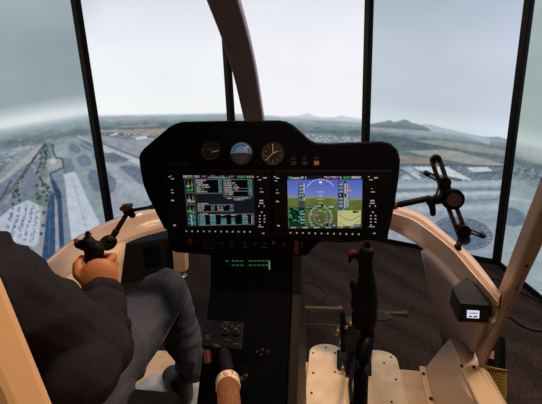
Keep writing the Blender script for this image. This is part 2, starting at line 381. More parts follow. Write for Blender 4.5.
    if i == 4:
        poly(g, E_((400, 190), (560, 240), (560, 300), (395, 250)), (160, 160, 152), .7); poly(g, E_((395, 260), (600, 310), (600, 330), (395, 290)), (100, 118, 124), .8)
        t = np.clip((d-30)/8, 0, 1)[..., None]; g[:] = g*(1-t)+np.array((150, 165, 172), np.float32)*t
        cars(g, [(512, 164), (560, 174), (560, 184), (510, 176)], 6, 22, (76, 104, 132), 1.8, 1, .45); cars(g, [(512, 164), (560, 174), (560, 184), (510, 176)], 5, 20, (200, 206, 208), 1.8, 1, .35)
        oval(g, 512, 217, 14, 9, (104, 122, 140), 15); oval(g, 536, 184, 10, 4, (120, 136, 148), 15)
        line(g, [(500, 196), (580, 210)], 3, (176, 186, 190)); poly(g, [(490, 235), (620, 260), (620, 400), (490, 400)], (158, 172, 178))
    g += (NZ3*4.0)[..., None] + (NZ2*4.5)[..., None] + (NZ4*5)[..., None]
    lum = g.mean(-1, keepdims=True); g[:] = (g*.72+lum*.28)*np.array({0: (.90, .925, .95), 1: (.93, .94, .96), 2: (.97, .98, 1), 3: (.90, .92, .94), 4: (.93, .96, .97)}[i], np.float32)
    w = {0: 7, 1: 2.5, 2: 1.6, 3: 1.8, 4: 9}[i]
    m = np.clip(d/w+.5, 0, 1)[..., None]
    out = sky*(1-m)+g*m
    hz = np.clip(1-d/(16 if i in (0, 4) else 9), 0, 1)[..., None]*m*(.5 if i != 4 else .7)
    out = out*(1-hz)+low*hz
    if i == 2:
        poly(out, K_((0, 92), (60, 86), (110, 84), (150, 70), (175, 84), (230, 92), (290, 92), (330, 84), (380, 92), (445, 105), (520, 116), (520, 128), (445, 118), (0, 96)), (196, 196, 216), .8)
        line(out, [(200, 114.6), (240, 115), (280, 118), (366, 122.4)], 1.0, (170, 186, 200), .7)
    if i == 3:
        poly(out, G_((330, 82), (345, 74), (385, 80), (440, 95), (560, 122), (700, 150), (700, 190), (560, 140), (430, 118), (330, 100)), (166, 180, 194), .9)
        poly(out, G_((-40, 72), (60, 74), (110, 66), (135, 62), (160, 54), (182, 66), (210, 60), (240, 50), (262, 58), (280, 70), (320, 78), (345, 88), (370, 100), (380, 112), (60, 90), (-40, 84)), (120, 134, 146), .95)
        poly(out, G_((60, 84), (200, 76), (300, 92), (370, 106), (380, 114), (60, 94)), (104, 124, 134), .8)
        poly(out, E_((230, 152), (260, 146), (300, 142), (345, 156), (400, 166), (345, 166)), (128, 146, 160), .8)
    if i == 1:
        line(out, [(60, 118.5), (140, 117.8), (232, 114.8)], 1.4, (140, 160, 176), .6)
    return blur(np.clip(out, 0, 255), {0: 4, 1: 3, 2: 3, 3: 3, 4: 8}[i])

scr_m = screen_mat('projected_airfield_picture')
SIDE = ['dim sky over an airport car park on the tall screen at far left', 'bright sky and runway on tall screen between two left seams', 'bright white sky on the tall screen behind the instrument panel',
        'grey sky and hazy mountains on the tall screen right of the panel', 'dim grey sky on tall screen at far right behind door pillar']
PX = lambda P: (lambda d: (271+FP*d.dot(Rv)/d.dot(Fw), 202-FP*d.dot(Uv)/d.dot(Fw)))(P-CAM)
def lin_arr(a):
    a = a/255; return np.where(a <= .04045, a/12.92, ((a+.055)/1.055)**2.4)
for i in range(5):
    P, Q = corners[i], corners[i+1]; d = (Q-P).normalized(); L = (Q-P).length
    n = Vector((d.y, -d.x, 0))
    if n.dot(CAM-P) < 0: n = -n
    t = empty('display_screen', (P+Q)/2+Vector((0, 0, ZC)), SIDE[i][0:], 'screen', 'tall screens in an arc around the cockpit')
    bm = bmesh.new(); fw = .043
    ca, cb = P-n*.08, Q-n*.08
    prism(bm, [P-n*.012+d*.004+Vector((0, 0, ZB)), Q-n*.012-d*.004+Vector((0, 0, ZB)), Q-n*.012-d*.004+Vector((0, 0, ZT)), P-n*.012+d*.004+Vector((0, 0, ZT))], -n*.06)
    obj('screen_housing', bm, bezel_m, t)
    bm = bmesh.new()
    for a, b, z0, z1 in [(0, fw, ZB-.03, ZT+.03), (L-fw, L, ZB-.03, ZT+.03), (fw, L-fw, ZB-.03, ZB+.02), (fw, L-fw, ZT-.02, ZT+.03)]:
        prism(bm, [P+d*a+Vector((0, 0, z0)), P+d*b+Vector((0, 0, z0)), P+d*b+Vector((0, 0, z1)), P+d*a+Vector((0, 0, z1))], -n*.014)
    obj('bezel', bm, bezel_m, t, bevel=.003)
    img = paint(i)
    NX = 330
    zs = np.concatenate([np.linspace(ZB+.01, 1.35, 400), np.linspace(1.36, ZT-.01, 60)])
    us = np.linspace(fw-.003, L-fw+.003, NX); U, Z = np.meshgrid(us, zs)
    co = np.stack([P.x+d.x*U-n.x*.011, P.y+d.y*U-n.y*.011, Z], -1).reshape(-1, 3)
    rel = co-np.array(CAM); dd = rel@np.array(Fw)
    px = 271+FP*(rel@np.array(Rv))/dd; py = 202-FP*(rel@np.array(Uv))/dd
    ii = np.clip((px-CX0)*CS, 0, W-2); jj = np.clip((py-CY0)*CS, 0, H-2)
    i0 = ii.astype(int); j0 = jj.astype(int); fi = (ii-i0)[:, None]; fj = (jj-j0)[:, None]
    c = (img[j0, i0]*(1-fi)+img[j0, i0+1]*fi)*(1-fj)+(img[j0+1, i0]*(1-fi)+img[j0+1, i0+1]*fi)*fj
    cols = np.concatenate([lin_arr(c), np.ones((len(c), 1))], 1).astype(np.float32)
    nr = len(zs); me = bpy.data.meshes.new('display_surface')
    co2 = co-np.array(t.location)
    idx = np.arange(nr*NX).reshape(nr, NX)
    f = np.stack([idx[:-1, :-1], idx[:-1, 1:], idx[1:, 1:], idx[1:, :-1]], -1).reshape(-1, 4)
    me.vertices.add(len(co2)); me.vertices.foreach_set('co', co2.ravel().astype(np.float32))
    me.loops.add(f.size); me.loops.foreach_set('vertex_index', f.ravel().astype(np.int32))
    me.polygons.add(len(f)); me.polygons.foreach_set('loop_start', np.arange(0, f.size, 4, dtype=np.int32)); me.polygons.foreach_set('loop_total', np.full(len(f), 4, np.int32))
    me.update(calc_edges=True)
    ca = me.color_attributes.new('picture', 'FLOAT_COLOR', 'POINT'); ca.data.foreach_set('color', cols.ravel())
    me.materials.append(scr_m); o = bpy.data.objects.new('display_surface', me); COL.objects.link(o); o.parent = t
    o['label'] = 'glowing picture of sky and airfield'
    del img

# ------------------------------------------------------------------ room
def struct(name, bm, m): return tag(obj(name, bm, m), kind='structure')
bm = bmesh.new(); box(bm, (0, .5, ZC-.05), (9, 9.4, .1)); struct('floor', bm, carpet_m)
bm = bmesh.new(); box(bm, (0, .5, 2.95), (9, 9.4, .1)); struct('ceiling', bm, mat('ceiling_paint', (90, 86, 84), .9))
for nme, c, s in [('wall_front', (0, 5.15, 1.31), (9, .1, 3.18)), ('wall_back', (0, -4.15, 1.31), (9, .1, 3.18)), ('wall_left', (-4.45, .5, 1.31), (.1, 9.2, 3.18)), ('wall_right', (4.45, .5, 1.31), (.1, 9.2, 3.18))]:
    bm = bmesh.new(); box(bm, c, s); struct(nme, bm, wall_m)

# ------------------------------------------------------------------ cockpit shell
shell = empty('helicopter_cockpit_shell', (-.33, .8, 0), 'cream simulator cockpit shell with curved rims, door pillar, floor and centre post around the seats', 'cockpit')
# rims, read as space curves: outer edge, lit ridge, inner crease
def rim(px_out, px_rid, px_cre, extra, z=(.635, .665, .60), n=8):
    O = [az(x, y, z[0]) for x, y in px_out]; Rr = [az(x, y, z[1]) for x, y in px_rid]; K = [az(x, y, z[2]) for x, y in px_cre]
    return O, Rr, K
def resample(pts, n):
    pts = smooth_curve(pts, 8); L = [0]
    for a, b in zip(pts, pts[1:]): L.append(L[-1]+(b-a).length)
    out = []
    for k in range(n):
        s = L[-1]*k/(n-1); j = 0
        while j < len(L)-2 and L[j+1] < s: j += 1
        t = (s-L[j])/max(1e-9, L[j+1]-L[j]); out.append(pts[j].lerp(pts[j+1], t))
    return out
NR = 60
oR = [az(x, y, .635) for x, y in [(397, 206), (416.5, 212), (431, 221), (446, 234.5), (470, 255), (485, 273), (497, 290)]]
rR = [az(x, y, .665) for x, y in [(393, 215), (411, 221), (431, 234.5), (452, 252), (470, 273), (483, 288), (493, 300)]]
kR = [az(x, y, .60) for x, y in [(393, 227), (410.5, 236), (427, 247), (445, 262), (463, 281), (476, 297), (488, 312)]]
oL = [az(x, y, .635) for x, y in [(152, 210.6), (129, 214.5), (100, 226), (73, 241), (60, 250.6), (46, 263), (20, 284), (0, 301)]]
rL = [az(x, y, .665) for x, y in [(160, 213), (139, 218), (110, 227.5), (87, 238), (72, 248), (58, 259.5), (33, 281), (10, 302)]]
kL = [az(x, y, .60) for x, y in [(165, 227), (140, 233.5), (117, 243), (96, 253), (80, 262), (64, 273), (40, 296), (18, 318)]]
def ext(c, tail, head): return head + c + tail
noseO = [Vector((.12, 2.2, .635)), Vector((-.33, 2.3, .635)), Vector((-.75, 2.16, .635))]
noseR = [Vector((.1, 2.06, .665)), Vector((-.33, 2.15, .665)), Vector((-.74, 2.02, .665))]
noseK = [Vector((.12, 2.0, .60)), Vector((-.33, 2.08, .60)), Vector((-.72, 1.96, .60))]
backR = lambda x, z: [Vector((x, .6, z)), Vector((x, -.2, z))]
def full(Rp, nose, Lp, xr, xl, z):
    return [Rp[-1]+(Rp[-1]-Rp[-2])*.35] + Rp[::-1] + nose + Lp
cO = resample(full(oR, noseO, oL, .49, -1.12, .635), 150)
cR = resample(full(rR, noseR, rL, .44, -1.07, .665), 150)
cK = resample(full(kR, noseK, kL, .415, -1.04, .60), 150)
mix = lambda a, b, t, dz: [p.lerp(q, t)+Vector((0, 0, dz)) for p, q in zip(a, b)]
inn = [k+Vector((0, 0, -.02)) for k in cK]
low = mix(cO, cK, .5, -.045)
rim_m = mat('satin_cream_rim', (200, 176, 160), .3, var=.04, scale=3, coat=.3)
bm = bmesh.new()
rows = [mix(cO, cO, 0, -.045), cO, mix(cO, cR, .08, .008), mix(cO, cR, .3, .014), mix(cO, cR, .5, .013), mix(cO, cR, .56, .008), mix(cO, cR, .60, -.008), mix(cO, cR, .74, -.012), mix(cO, cR, .82, .004), mix(cO, cR, .92, .009), mix(cR, cR, 0, .008), mix(cR, cK, .1, .002), mix(cR, cK, .2, -.012), mix(cR, cK, .55, -.014), mix(cR, cK, .88, -.006), cK, inn, low, mix(cO, cO, 0, -.045)]
loft(bm, rows); bmesh.ops.remove_doubles(bm, verts=bm.verts, dist=.0005)
obj('curved_rim', bm, rim_m, shell, smooth='auto')
# dark seam below the rims
# side walls (lofted down from crease to floor) with nose opening edge
WALLM = [mat('shaded_cream_wall', (140, 126, 130), .55)]  # right wall: cream greyed down, its shade is put into the colour
def wallside(kpts, floorpts, name, t):
    bm = bmesh.new(); A_ = resample(kpts, 24); B_ = resample(floorpts, 24)
    rows = [[a.lerp(b, s) + Vector((0, 0, 0)) for a, b in zip(A_, B_)] for s in (0, .15, .35, .6, .8, 1)]
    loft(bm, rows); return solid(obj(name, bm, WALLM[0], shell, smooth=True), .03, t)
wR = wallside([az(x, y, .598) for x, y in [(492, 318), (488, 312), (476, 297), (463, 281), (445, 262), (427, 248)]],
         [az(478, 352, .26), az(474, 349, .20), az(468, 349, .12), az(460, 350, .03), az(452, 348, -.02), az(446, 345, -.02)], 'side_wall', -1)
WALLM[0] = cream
wL = wallside([Vector((-1.02, .80, .598))]+[az(x, y, .598) for x, y in [(40, 296), (64, 273), (80, 262), (96, 253), (126, 242)]],
         [Vector((-1.0, .78, -.12)), Vector((-1.02, .95, -.12)), Vector((-1.04, 1.1, -.12)), Vector((-1.05, 1.2, -.12)), Vector((-1.07, 1.33, -.1)), ax(106, 352, -1.06)+Vector((0, 0, -.1))], 'side_wall', 1)
# floor
bm = bmesh.new(); prism(bm, [(.41, 1.53, 0), (.41, -.5, 0), (-1.07, -.5, 0), (-1.07, 1.53, 0)], (0, 0, -.06)); obj('cockpit_floor', bm, cream_floor, shell, bevel=.006)
bm = bmesh.new(); box(bm, (-.33, .3, -.17), (1.2, 1.9, .22)); obj('floor_base', bm, darkbrown, shell)
# raised foot-well block by the door
b0, b1, b2, b3 = az(449.4, 338, .17), az(459.6, 338, .17), az(472.6, 345, .20), az(457.5, 356, .24)
bm = bmesh.new()
fl = [az(425, 368, 0), az(433, 404, 0), az(441, 440, 0)]
hull(bm, [b0, b1, b2, b3, fl[0], fl[1], Vector((.56, 1.5, 0)), Vector((.56, 1.0, 0)), Vector((.445, 1.0, .27)), Vector((.45, 1.2, .27)), Vector((.52, 1.2, .26))])
obj('foot_well_block', bm, cream, shell, bevel=.004)
bm = bmesh.new(); prism(bm, [az(419, 367, .004), az(425, 367.5, .004), az(433.5, 404, .004), az(439, 430, .004), az(431, 430, .004), az(427, 404, .004)], (0, 0, .006)); obj('floor_flange', bm, cream, shell, bevel=.001)
for x, y in [(423.5, 374), (431, 399)]:
    bm = bmesh.new(); c = az(x, y, .01); disc(bm, c, (0, 0, 1), .009, .006, 16, .006); obj('flange_screw', bm, gunmetal, shell, smooth='auto')
for x, y in [(461.5, 366.5), (474, 367.5)]:
    bm = bmesh.new(); c = az(x, y, .281); disc(bm, c, (0, 0, 1), .006, .005, 12); obj('sill_bolt', bm, gunmetal, shell, smooth='auto')
# door sill
sl = [Vector((.445, 1.2, .28)), Vector((.50, 1.24, .28)), Vector((.515, 1.0, .28)), Vector((.51, .4, .28)), Vector((.51, -.2, .28)), Vector((.445, -.2, .28)), Vector((.445, .5, .28)), Vector((.445, 1.0, .28))]
bm = bmesh.new(); prism(bm, sl, (0, 0, -.05)); obj('door_sill', bm, cream, shell, bevel=.006)
bm = bmesh.new(); loft(bm, [[Vector((.445, y, .26)) for y in (1.2, 1.0, .6, .2, -.2)], [Vector((.43, y, .14)) for y in (1.25, 1.05, .6, .2, -.2)], [Vector((.40, y, -.01)) for y in (1.33, 1.1, .6, .2, -.2)]])
solid(obj('sill_inner_wall', bm, cream, shell, smooth=True), .02, 1)
# outer skin below sill, curved
bm = bmesh.new()
sk = [[Vector((.53+.02*k, 1.45-.02*k, .17+.02)), Vector((.60, 1.3, .15)), Vector((.60, 1.05, .15)), Vector((.60, .5, .15)), Vector((.6, -.2, .15))] for k in (0,)]
r0 = [Vector((.50, y, .27)) for y in (1.24, 1.1, .8, .3, -.2)]; r1 = [Vector((.56, y, .2)) for y in (1.28, 1.1, .8, .3, -.2)]; r2 = [Vector((.62, y, .05)) for y in (1.4, 1.15, .8, .3, -.2)]; r3 = [Vector((.62, y, -.12)) for y in (1.42, 1.15, .8, .3, -.2)]
loft(bm, [r0, r1, r2, r3]); solid(obj('outer_skin', bm, cream, shell, smooth=True), .015, 1)
# right door pillar: flat web plus angled riveted flange
def strip(name, left, right, m, t):
    bm = bmesh.new(); loft(bm, [left, right]); return solid(obj(name, bm, m, shell, bevel=.0), t, 1)
def pl(q, X): return [ax(x, y, X) for x, y in q]
webL = pl([(540, 181), (526, 217), (513.4, 250), (501, 284), (491, 311), (482, 336), (477, 352)], .50)
webR = pl([(560, 160), (542, 207), (526, 250), (512, 286), (499, 318), (487.5, 345), (480, 364)], .502)
flgR = pl([(572, 163), (553, 212), (538.5, 250), (521, 286), (504.5, 321), (490, 352), (482, 370)], .535)
lipR = pl([(574, 163), (555, 212), (540, 250), (522.5, 286), (506, 321), (491.5, 352), (483, 371)], .55)
up = lambda c, k: [c[0]+(c[0]-c[1]).normalized()*.5+Vector((-.05, -.16, 0))] + c
webL, webR, flgR, lipR = [up(c, 0) for c in (webL, webR, flgR, lipR)]
strip('door_pillar', webL, webR, mat('shaded_cream_pillar', (160, 142, 134), .45), .012)  # same cream as the left pillar, darkened in colour to carry shade
strip('pillar_flange', webR, flgR, bpy.data.materials['shaded_cream_pillar'], .008)
strip('pillar_lip', flgR, lipR, mat('seal_tan', (170, 136, 96), .5), .006)
for x, y in [(527, 266), (517, 288), (507, 308), (503, 314.5)]:
    bm = bmesh.new(); c = ax(x, y, .518); disc(bm, c, (-.6, -.5, .3), .0045, .005, 12, .003); obj('rivet', bm, gunmetal, shell, smooth='auto')
# left door pillar, mirrored far side of the cabin
bm = bmesh.new()
prism(bm, [Vector((-1.16, .95, .60)), Vector((-1.16, 1.08, .60)), Vector((-1.15, .82, 1.40)), Vector((-1.15, .74, 1.40))], (-.04, 0, 0)); obj('door_pillar', bm, cream, shell, bevel=.01)
# near bulkhead post between the seats, close to the camera
d1, d2 = ay(57.5, 404, .33), ay(0, 261, .33)
dr = (d2-d1); lo = d1-dr*.15; hi = d2+dr*.7
side = Vector((-.17, 0, -.12)); side = (side - dr.normalized()*side.dot(dr.normalized())).normalized()*.20
bm = bmesh.new(); lo2 = lo+side; prism(bm, [hi, lo, Vector((lo.x+.01, lo.y, .001)), Vector((lo2.x+.03, lo.y, .001)), lo2, hi+side], Vector((-.01, -.05, 0)))
obj('bulkhead_post', bm, mat('tan_padded_post', (228, 186, 140), .6), shell, bevel=.012, seg=3)
# windshield centre post
cp = smooth_curve([(-.345, 2.12, .64), (-.345, 1.92, .80), (-.345, 1.76, .97), (-.342, 1.6, 1.152), (-.338, 1.43, 1.36), (-.335, 1.21, 1.515), (-.33, .85, 1.69), (-.33, .3, 1.78), (-.33, -.3, 1.8)], 8)
bm = bmesh.new(); rws = [[], [], [], []]
for k, q in enumerate(cp):
    tdir = (cp[min(k+1, len(cp)-1)]-cp[max(k-1, 0)]).normalized(); nn = Vector((0, tdir.z, -tdir.y)); nn = nn if nn.y > 0 else -nn
    w_ = .042+.006*min(1, max(0, (q.z-1.1)/.4))
    for r_i, (sx, sn) in enumerate([(-1, -1), (1, -1), (1, 1), (-1, 1)]): rws[r_i].append(q+Vector((sx*w_, 0, 0))+nn*.019*sn)
loft(bm, rws+[rws[0]]); bmesh.ops.remove_doubles(bm, verts=bm.verts, dist=1e-5); bmesh.ops.holes_fill(bm, edges=bm.edges)
obj('windshield_post', bm, taupe, shell, bevel=.007, seg=3)
# heel plates
def heel(cx, x0, x1, yb, yt, rivs, lab):
    r = (x1-x0)/2; cx = (x0+x1)/2; pts = [Vector((x1, yb, .006))]
    for k in range(13): t = math.pi*k/12; pts.append(Vector((cx+r*math.cos(t), yt-r*.8+r*.8*math.sin(t), .006)))
    pts.append(Vector((x0, yb, .006)))
    bm = bmesh.new(); prism(bm, pts, (0, 0, .006)); h = obj('heel_plate', bm, plate_m, shell, bevel=.0015)
    for x, y in rivs:
        bm = bmesh.new(); disc(bm, az(x, y, .012), (0, 0, 1), .006, .003, 12, .004); obj('plate_rivet', bm, gunmetal, h, smooth='auto')
heel(0, -.115, .055, .9, 1.66, [(313, 353), (326, 347.5), (313, 373), (335, 372), (335, 353), (311.5, 393)], '')
heel(0, .135, .30, .9, 1.64, [(378.5, 349.5), (391, 357), (384, 363), (396, 379.5), (391.5, 402)], '')
plate_m = mat('scuffed_grey_plate', (176, 184, 200), .45, metal=.1, var=.25, scale=14)
heel(0, -.60, -.43, .75, 1.36, [], ''); heel(0, -.86, -.69, .75, 1.36, [], '')
# support legs with levelling feet
for (x0, y0, x1, y1, yb, fx, fy, Y) in [(171.4, 243, 185, 243, 272.5, 179, 277, 2.88)]:
    top = ay((x0+x1)/2, 238, Y); bot = ay((x0+x1)/2+2, yb, Y)
    bm = bmesh.new(); prism(bm, [ay(x0, 236, Y), ay(x1-.5, 236, Y), ay(x1+.5, 271.5, Y), ay(x0+2.5, 273.5, Y)], (0, .08, 0))
    tt = empty('screen_support_leg', bot+Vector((0, .04, 0)), 'cream square post on a levelling foot, on carpet under panel edge', 'support post')
    obj('post', bm, cream, tt, bevel=.004)
    bm = bmesh.new(); c = Vector((bot.x, bot.y+.04, ZC+.004)); disc(bm, c, (0, 0, 1), .045, .012, 24, .035); disc(bm, c, (0, 0, 1), .012, max(.03, bot.z-ZC+.01), 12); obj('levelling_foot', bm, brushed, tt, smooth='auto')
# levelling foot at the right nose edge
bm = bmesh.new(); c = az(431, 299, ZC); c.z = ZC
# black equipment case under the left screens
q0, q1 = Vector((-2.02, 2.62, ZC)), Vector((-1.44, 2.98, ZC))
t = empty('equipment_case', (q0+q1)/2, 'low black equipment case on the carpet below the left screens', 'case')
dv = (q1-q0).normalized(); nv = Vector((-dv.y, dv.x, 0))
bm = bmesh.new(); prism(bm, [q0, q1, q1+nv*.4, q0+nv*.4], (0, 0, .355)); obj('case_body', bm, mat('matte_black_case', (24, 24, 30), .7, spec=.15), t, bevel=.008)
bm = bmesh.new(); m0 = q0+dv*.42+Vector((0, 0, .12)); prism(bm, [m0, m0+dv*.13, m0+dv*.13+Vector((0, 0, .2)), m0+Vector((0, 0, .2))], -nv*.02); obj('vent_cover', bm, black2, t, bevel=.005)
bm = bmesh.new(); disc(bm, m0+dv*.07+Vector((0, 0, .1))-nv*.02, -nv, .006, .006, 12); obj('indicator_light', bm, darkbrown, t)

# ------------------------------------------------------------------ instrument panel
T = math.radians(14)
Pu, Pv, Pn = Vector((1, 0, 0)), Vector((0, math.sin(T), math.cos(T))), Vector((0, -math.cos(T), math.sin(T)))
PO = CAM + Fw*1.1
panel = empty('instrument_panel', PO, 'black flight instrument panel with two lit displays and three round gauges', 'instrument panel', rot=Matrix((Pu, Pv, Pn)).transposed())
def pp(x, y, h=0):
    """photo point -> panel-local (u, v, height above face)"""
    d = ray(x, y); t = (PO-CAM+Pn*h).dot(Pn)/d.dot(Pn); q = CAM+d*t-PO; return Vector((q.dot(Pu), q.dot(Pv), h))
out_px = [(138.3, 158), (139.5, 153), (143, 148.5), (155, 138), (168, 127), (174, 123.5), (182, 121.3), (230, 120.3), (278, 119.8), (286, 121), (293, 124.5), (301, 131.5), (309, 139), (316, 142.5), (330, 143), (360, 141.6), (382, 140.8), (391, 143), (398, 149.5), (400.6, 160), (399, 178), (395, 205), (390, 228), (387.5, 239),
          (345, 243), (320, 241.5), (306, 256), (216, 256), (188, 253.5), (174, 252.5), (169, 248), (167.5, 231), (163.5, 228.6), (155, 212), (148, 198), (143, 186), (140, 172)]
def lprism(name, pts, h0, h1, m, parent, bevel=0, **k):
    bm = bmesh.new(); prism(bm, [Vector((p.x, p.y, h0)) for p in pts], (0, 0, h1-h0)); return obj(name, bm, m, parent, bevel=bevel, local=True, **k)
# nested parts are placed flat in the same local frame (identity offsets)
lprism('panel_housing', [pp(*q) for q in out_px], -.09, 0, black, panel, bevel=.006)
def lcirc(bm, c, r, h0, h1, seg=32, r2=None): tube(bm, [Vector((c.x, c.y, h0)), Vector((c.x, c.y, h1))], [r, r if r2 is None else r2], seg)
def lbar(bm, c, w, hh, ang, h0, h1):
    ca, sa = math.cos(ang), math.sin(ang); pts = [Vector((c.x+x*ca-y*sa, c.y+x*sa+y*ca, h0)) for x, y in [(-w/2, -hh/2), (w/2, -hh/2), (w/2, hh/2), (-w/2, hh/2)]]
    prism(bm, pts, (0, 0, h1-h0))
def ring(bm, c, r0, r1, h0, h1, seg=40):
    pr = [(r0, h0), (r1, h0), (r1, h1), (r0, h1)]
    g = [[bm.verts.new((c.x+r*math.cos(2*math.pi*k/seg), c.y+r*math.sin(2*math.pi*k/seg), h)) for r, h in pr] for k in range(seg)]
    for k in range(seg):
        a, b = g[k], g[(k+1) % seg]
        for j in range(4): bm.faces.new((a[j], a[(j+1) % 4], b[(j+1) % 4], b[j]))
K = 1.1/FP   # metres per pixel near the panel
def gauge(name, x, y, rp, face):
    c = pp(x, y); r = rp*K
    bm = bmesh.new(); ring(bm, c, r*.97, r*1.1, -.001, .006); g = obj(name, bm, black2, panel, smooth='auto', local=True)
    if face: bm = bmesh.new(); lcirc(bm, c, r, -.0005, .0015); obj('dial', bm, face, g, local=True)
    return g, c, r
dial = mat('dial_face', (16, 18, 24), .5)
g, c, r = gauge('airspeed_indicator', 211, 150.5, 10.8, dial)
bm = bmesh.new()
for k in range(24):
    a = math.pi/2 - k*2*math.pi/24*.85; lbar(bm, c+Vector((math.cos(a), math.sin(a), 0))*r*.82, r*.16 if k % 3 == 0 else r*.09, r*.05, a, .002, .0026)
for x, y in [(206, 145), (211, 143.5), (217, 144.5), (203, 150)]: lbar(bm, pp(x, y), .004, .0028, 0, .002, .0026)
lbar(bm, pp(209, 149.5), .022, .002, 0, .002, .0026)
obj('scale_marks', bm, mat('dim_marks', (90, 92, 98), .5), g, local=True)
bm = bmesh.new(); lbar(bm, pp(215.5, 151.5), .024, .0028, math.radians(12), .003, .0045); obj('needle', bm, white_m, g, local=True)
# attitude indicator with domed ball
c = pp(241.5, 153.5); r = 11.8*K
bm = bmesh.new(); ring(bm, c, r*.97, r*1.1, -.001, .008); g = obj('attitude_indicator', bm, black2, panel, smooth='auto', local=True)
bm = bmesh.new(); rr = bmesh.ops.create_uvsphere(bm, u_segments=40, v_segments=24, radius=1)['verts']
bmesh.ops.transform(bm, matrix=Matrix.Translation((c.x, c.y, -.001)) @ Matrix.Diagonal((r*.97, r*.97, .007, 1)), verts=rr)
for f in bm.faces:
    if f.calc_center_median().y < c.y-.001: f.material_index = 1
obj('horizon_ball', bm, [mat('ball_blue', (100, 140, 175), .25, coat=.5, emit=(100, 145, 185), es=.28), mat('ball_brown', (74, 58, 60), .3, coat=.5, emit=(90, 70, 74), es=.12)], g, smooth=True, local=True)
bm = bmesh.new(); ring(bm, c, r*.68, r*.74, .003, .0065); lbar(bm, c, r*1.0, r*.05, 0, .006, .0072); lbar(bm, c-Vector((0, r*.35, 0)), r*.04, r*.6, 0, .005, .0068); obj('reticle', bm, mat('reticle_grey', (50, 60, 74), .5), g, local=True)
bm = bmesh.new(); lbar(bm, c-Vector((r*.25, 0, 0)), r*.3, r*.07, 0, .0066, .0078); lbar(bm, c+Vector((r*.25, 0, 0)), r*.3, r*.07, 0, .0066, .0078); obj('aircraft_symbol', bm, darkred, g, local=True)
g, c, r = gauge('altimeter', 273, 153.5, 11.8, dial)
bm = bmesh.new()
for k in range(50):
    a = k*2*math.pi/50; lbar(bm, c+Vector((math.cos(a), math.sin(a), 0))*r*.88, r*.14 if k % 5 == 0 else r*.07, r*.04, a, .002, .0026)
for k in range(10):
    a = math.pi/2-k*2*math.pi/10; lbar(bm, c+Vector((math.cos(a), math.sin(a), 0))*r*.66, .0035, .005, 0, .002, .0026)
obj('scale_marks', bm, mat('altimeter_marks', (140, 142, 146), .5), g, local=True)
for ln, w, a in [(r*.8, .0028, 90), (r*.5, .003, 25), (r*.85, .002, 222)]:
    bm = bmesh.new(); lbar(bm, c+Vector((math.cos(math.radians(a)), math.sin(math.radians(a)), 0))*ln/2, ln, w, math.radians(a), .003, .0045); obj('needle', bm, white_m, g, local=True)
bm = bmesh.new(); lcirc(bm, pp(260.5, 164.5), .006, 0, .012, 16, .005); obj('setting_knob', bm, black2, g, smooth='auto', local=True)
# annunciator lights
for x, y, m_ in [(293.5, 163.5, mat('annunciator_dark', (40, 36, 38), .5)), (304.5, 163.5, None), (316.5, 163, amber)]:
    bm = bmesh.new(); c = pp(x, y); lbar(bm, c, .015, .012, 0, 0, .003); o = obj('annunciator_button', bm, m_ or bpy.data.materials['annunciator_dark'], panel, bevel=.001, local=True)
    bm = bmesh.new(); lbar(bm, c+Vector((0, .013, 0)), .013, .0018, 0, 0, .0008); lbar(bm, c+Vector((.001, .017, 0)), .009, .0015, 0, 0, .0008); obj('caption', bm, faint, o, local=True)
bm = bmesh.new()
for k in range(3):
    for j in range(9): lbar(bm, pp(170+j*2.4, 162.5+k*1.6), .0045*(.6+.5*random.random()), .0014, 0, 0, .0006)
obj('printed_placard', bm, faint, panel, local=True)

# the two display units
def disp_canvas(w, h, bg): a = np.zeros((h, w, 3), np.float32); a[:] = bg; return a
def rect(a, x0, y0, x1, y1, c): h, w = a.shape[:2]; a[max(0, int(y0*h)):max(0, int(math.ceil(y1*h))), max(0, int(x0*w)):max(0, int(math.ceil(x1*w)))] = c
def text(a, x, y, n, c, hh=.022, w=.012, gap=.35):
    for k in range(n):
        if rng.random() < .12: continue
        rect(a, x+k*w, y, x+k*w+w*(1-gap*rng.random()), y+hh*(.7+.3*rng.random()), np.array(c)*(.7+.3*rng.random()))
wht = (190, 186, 176); cyn = (110, 176, 176); grn = (70, 170, 80); mag = (190, 90, 170); gry = (84, 88, 96)
def frame_(a, x0, y0, x1, y1, c=gry, f=None):
    if f is not None: rect(a, x0, y0, x1, y1, f)
    h = .008; rect(a, x0, y0, x1, y0+h, c); rect(a, x0, y1-h, x1, y1, c); rect(a, x0, y0, x0+h, y1, c); rect(a, x1-h, y0, x1, y1, c)
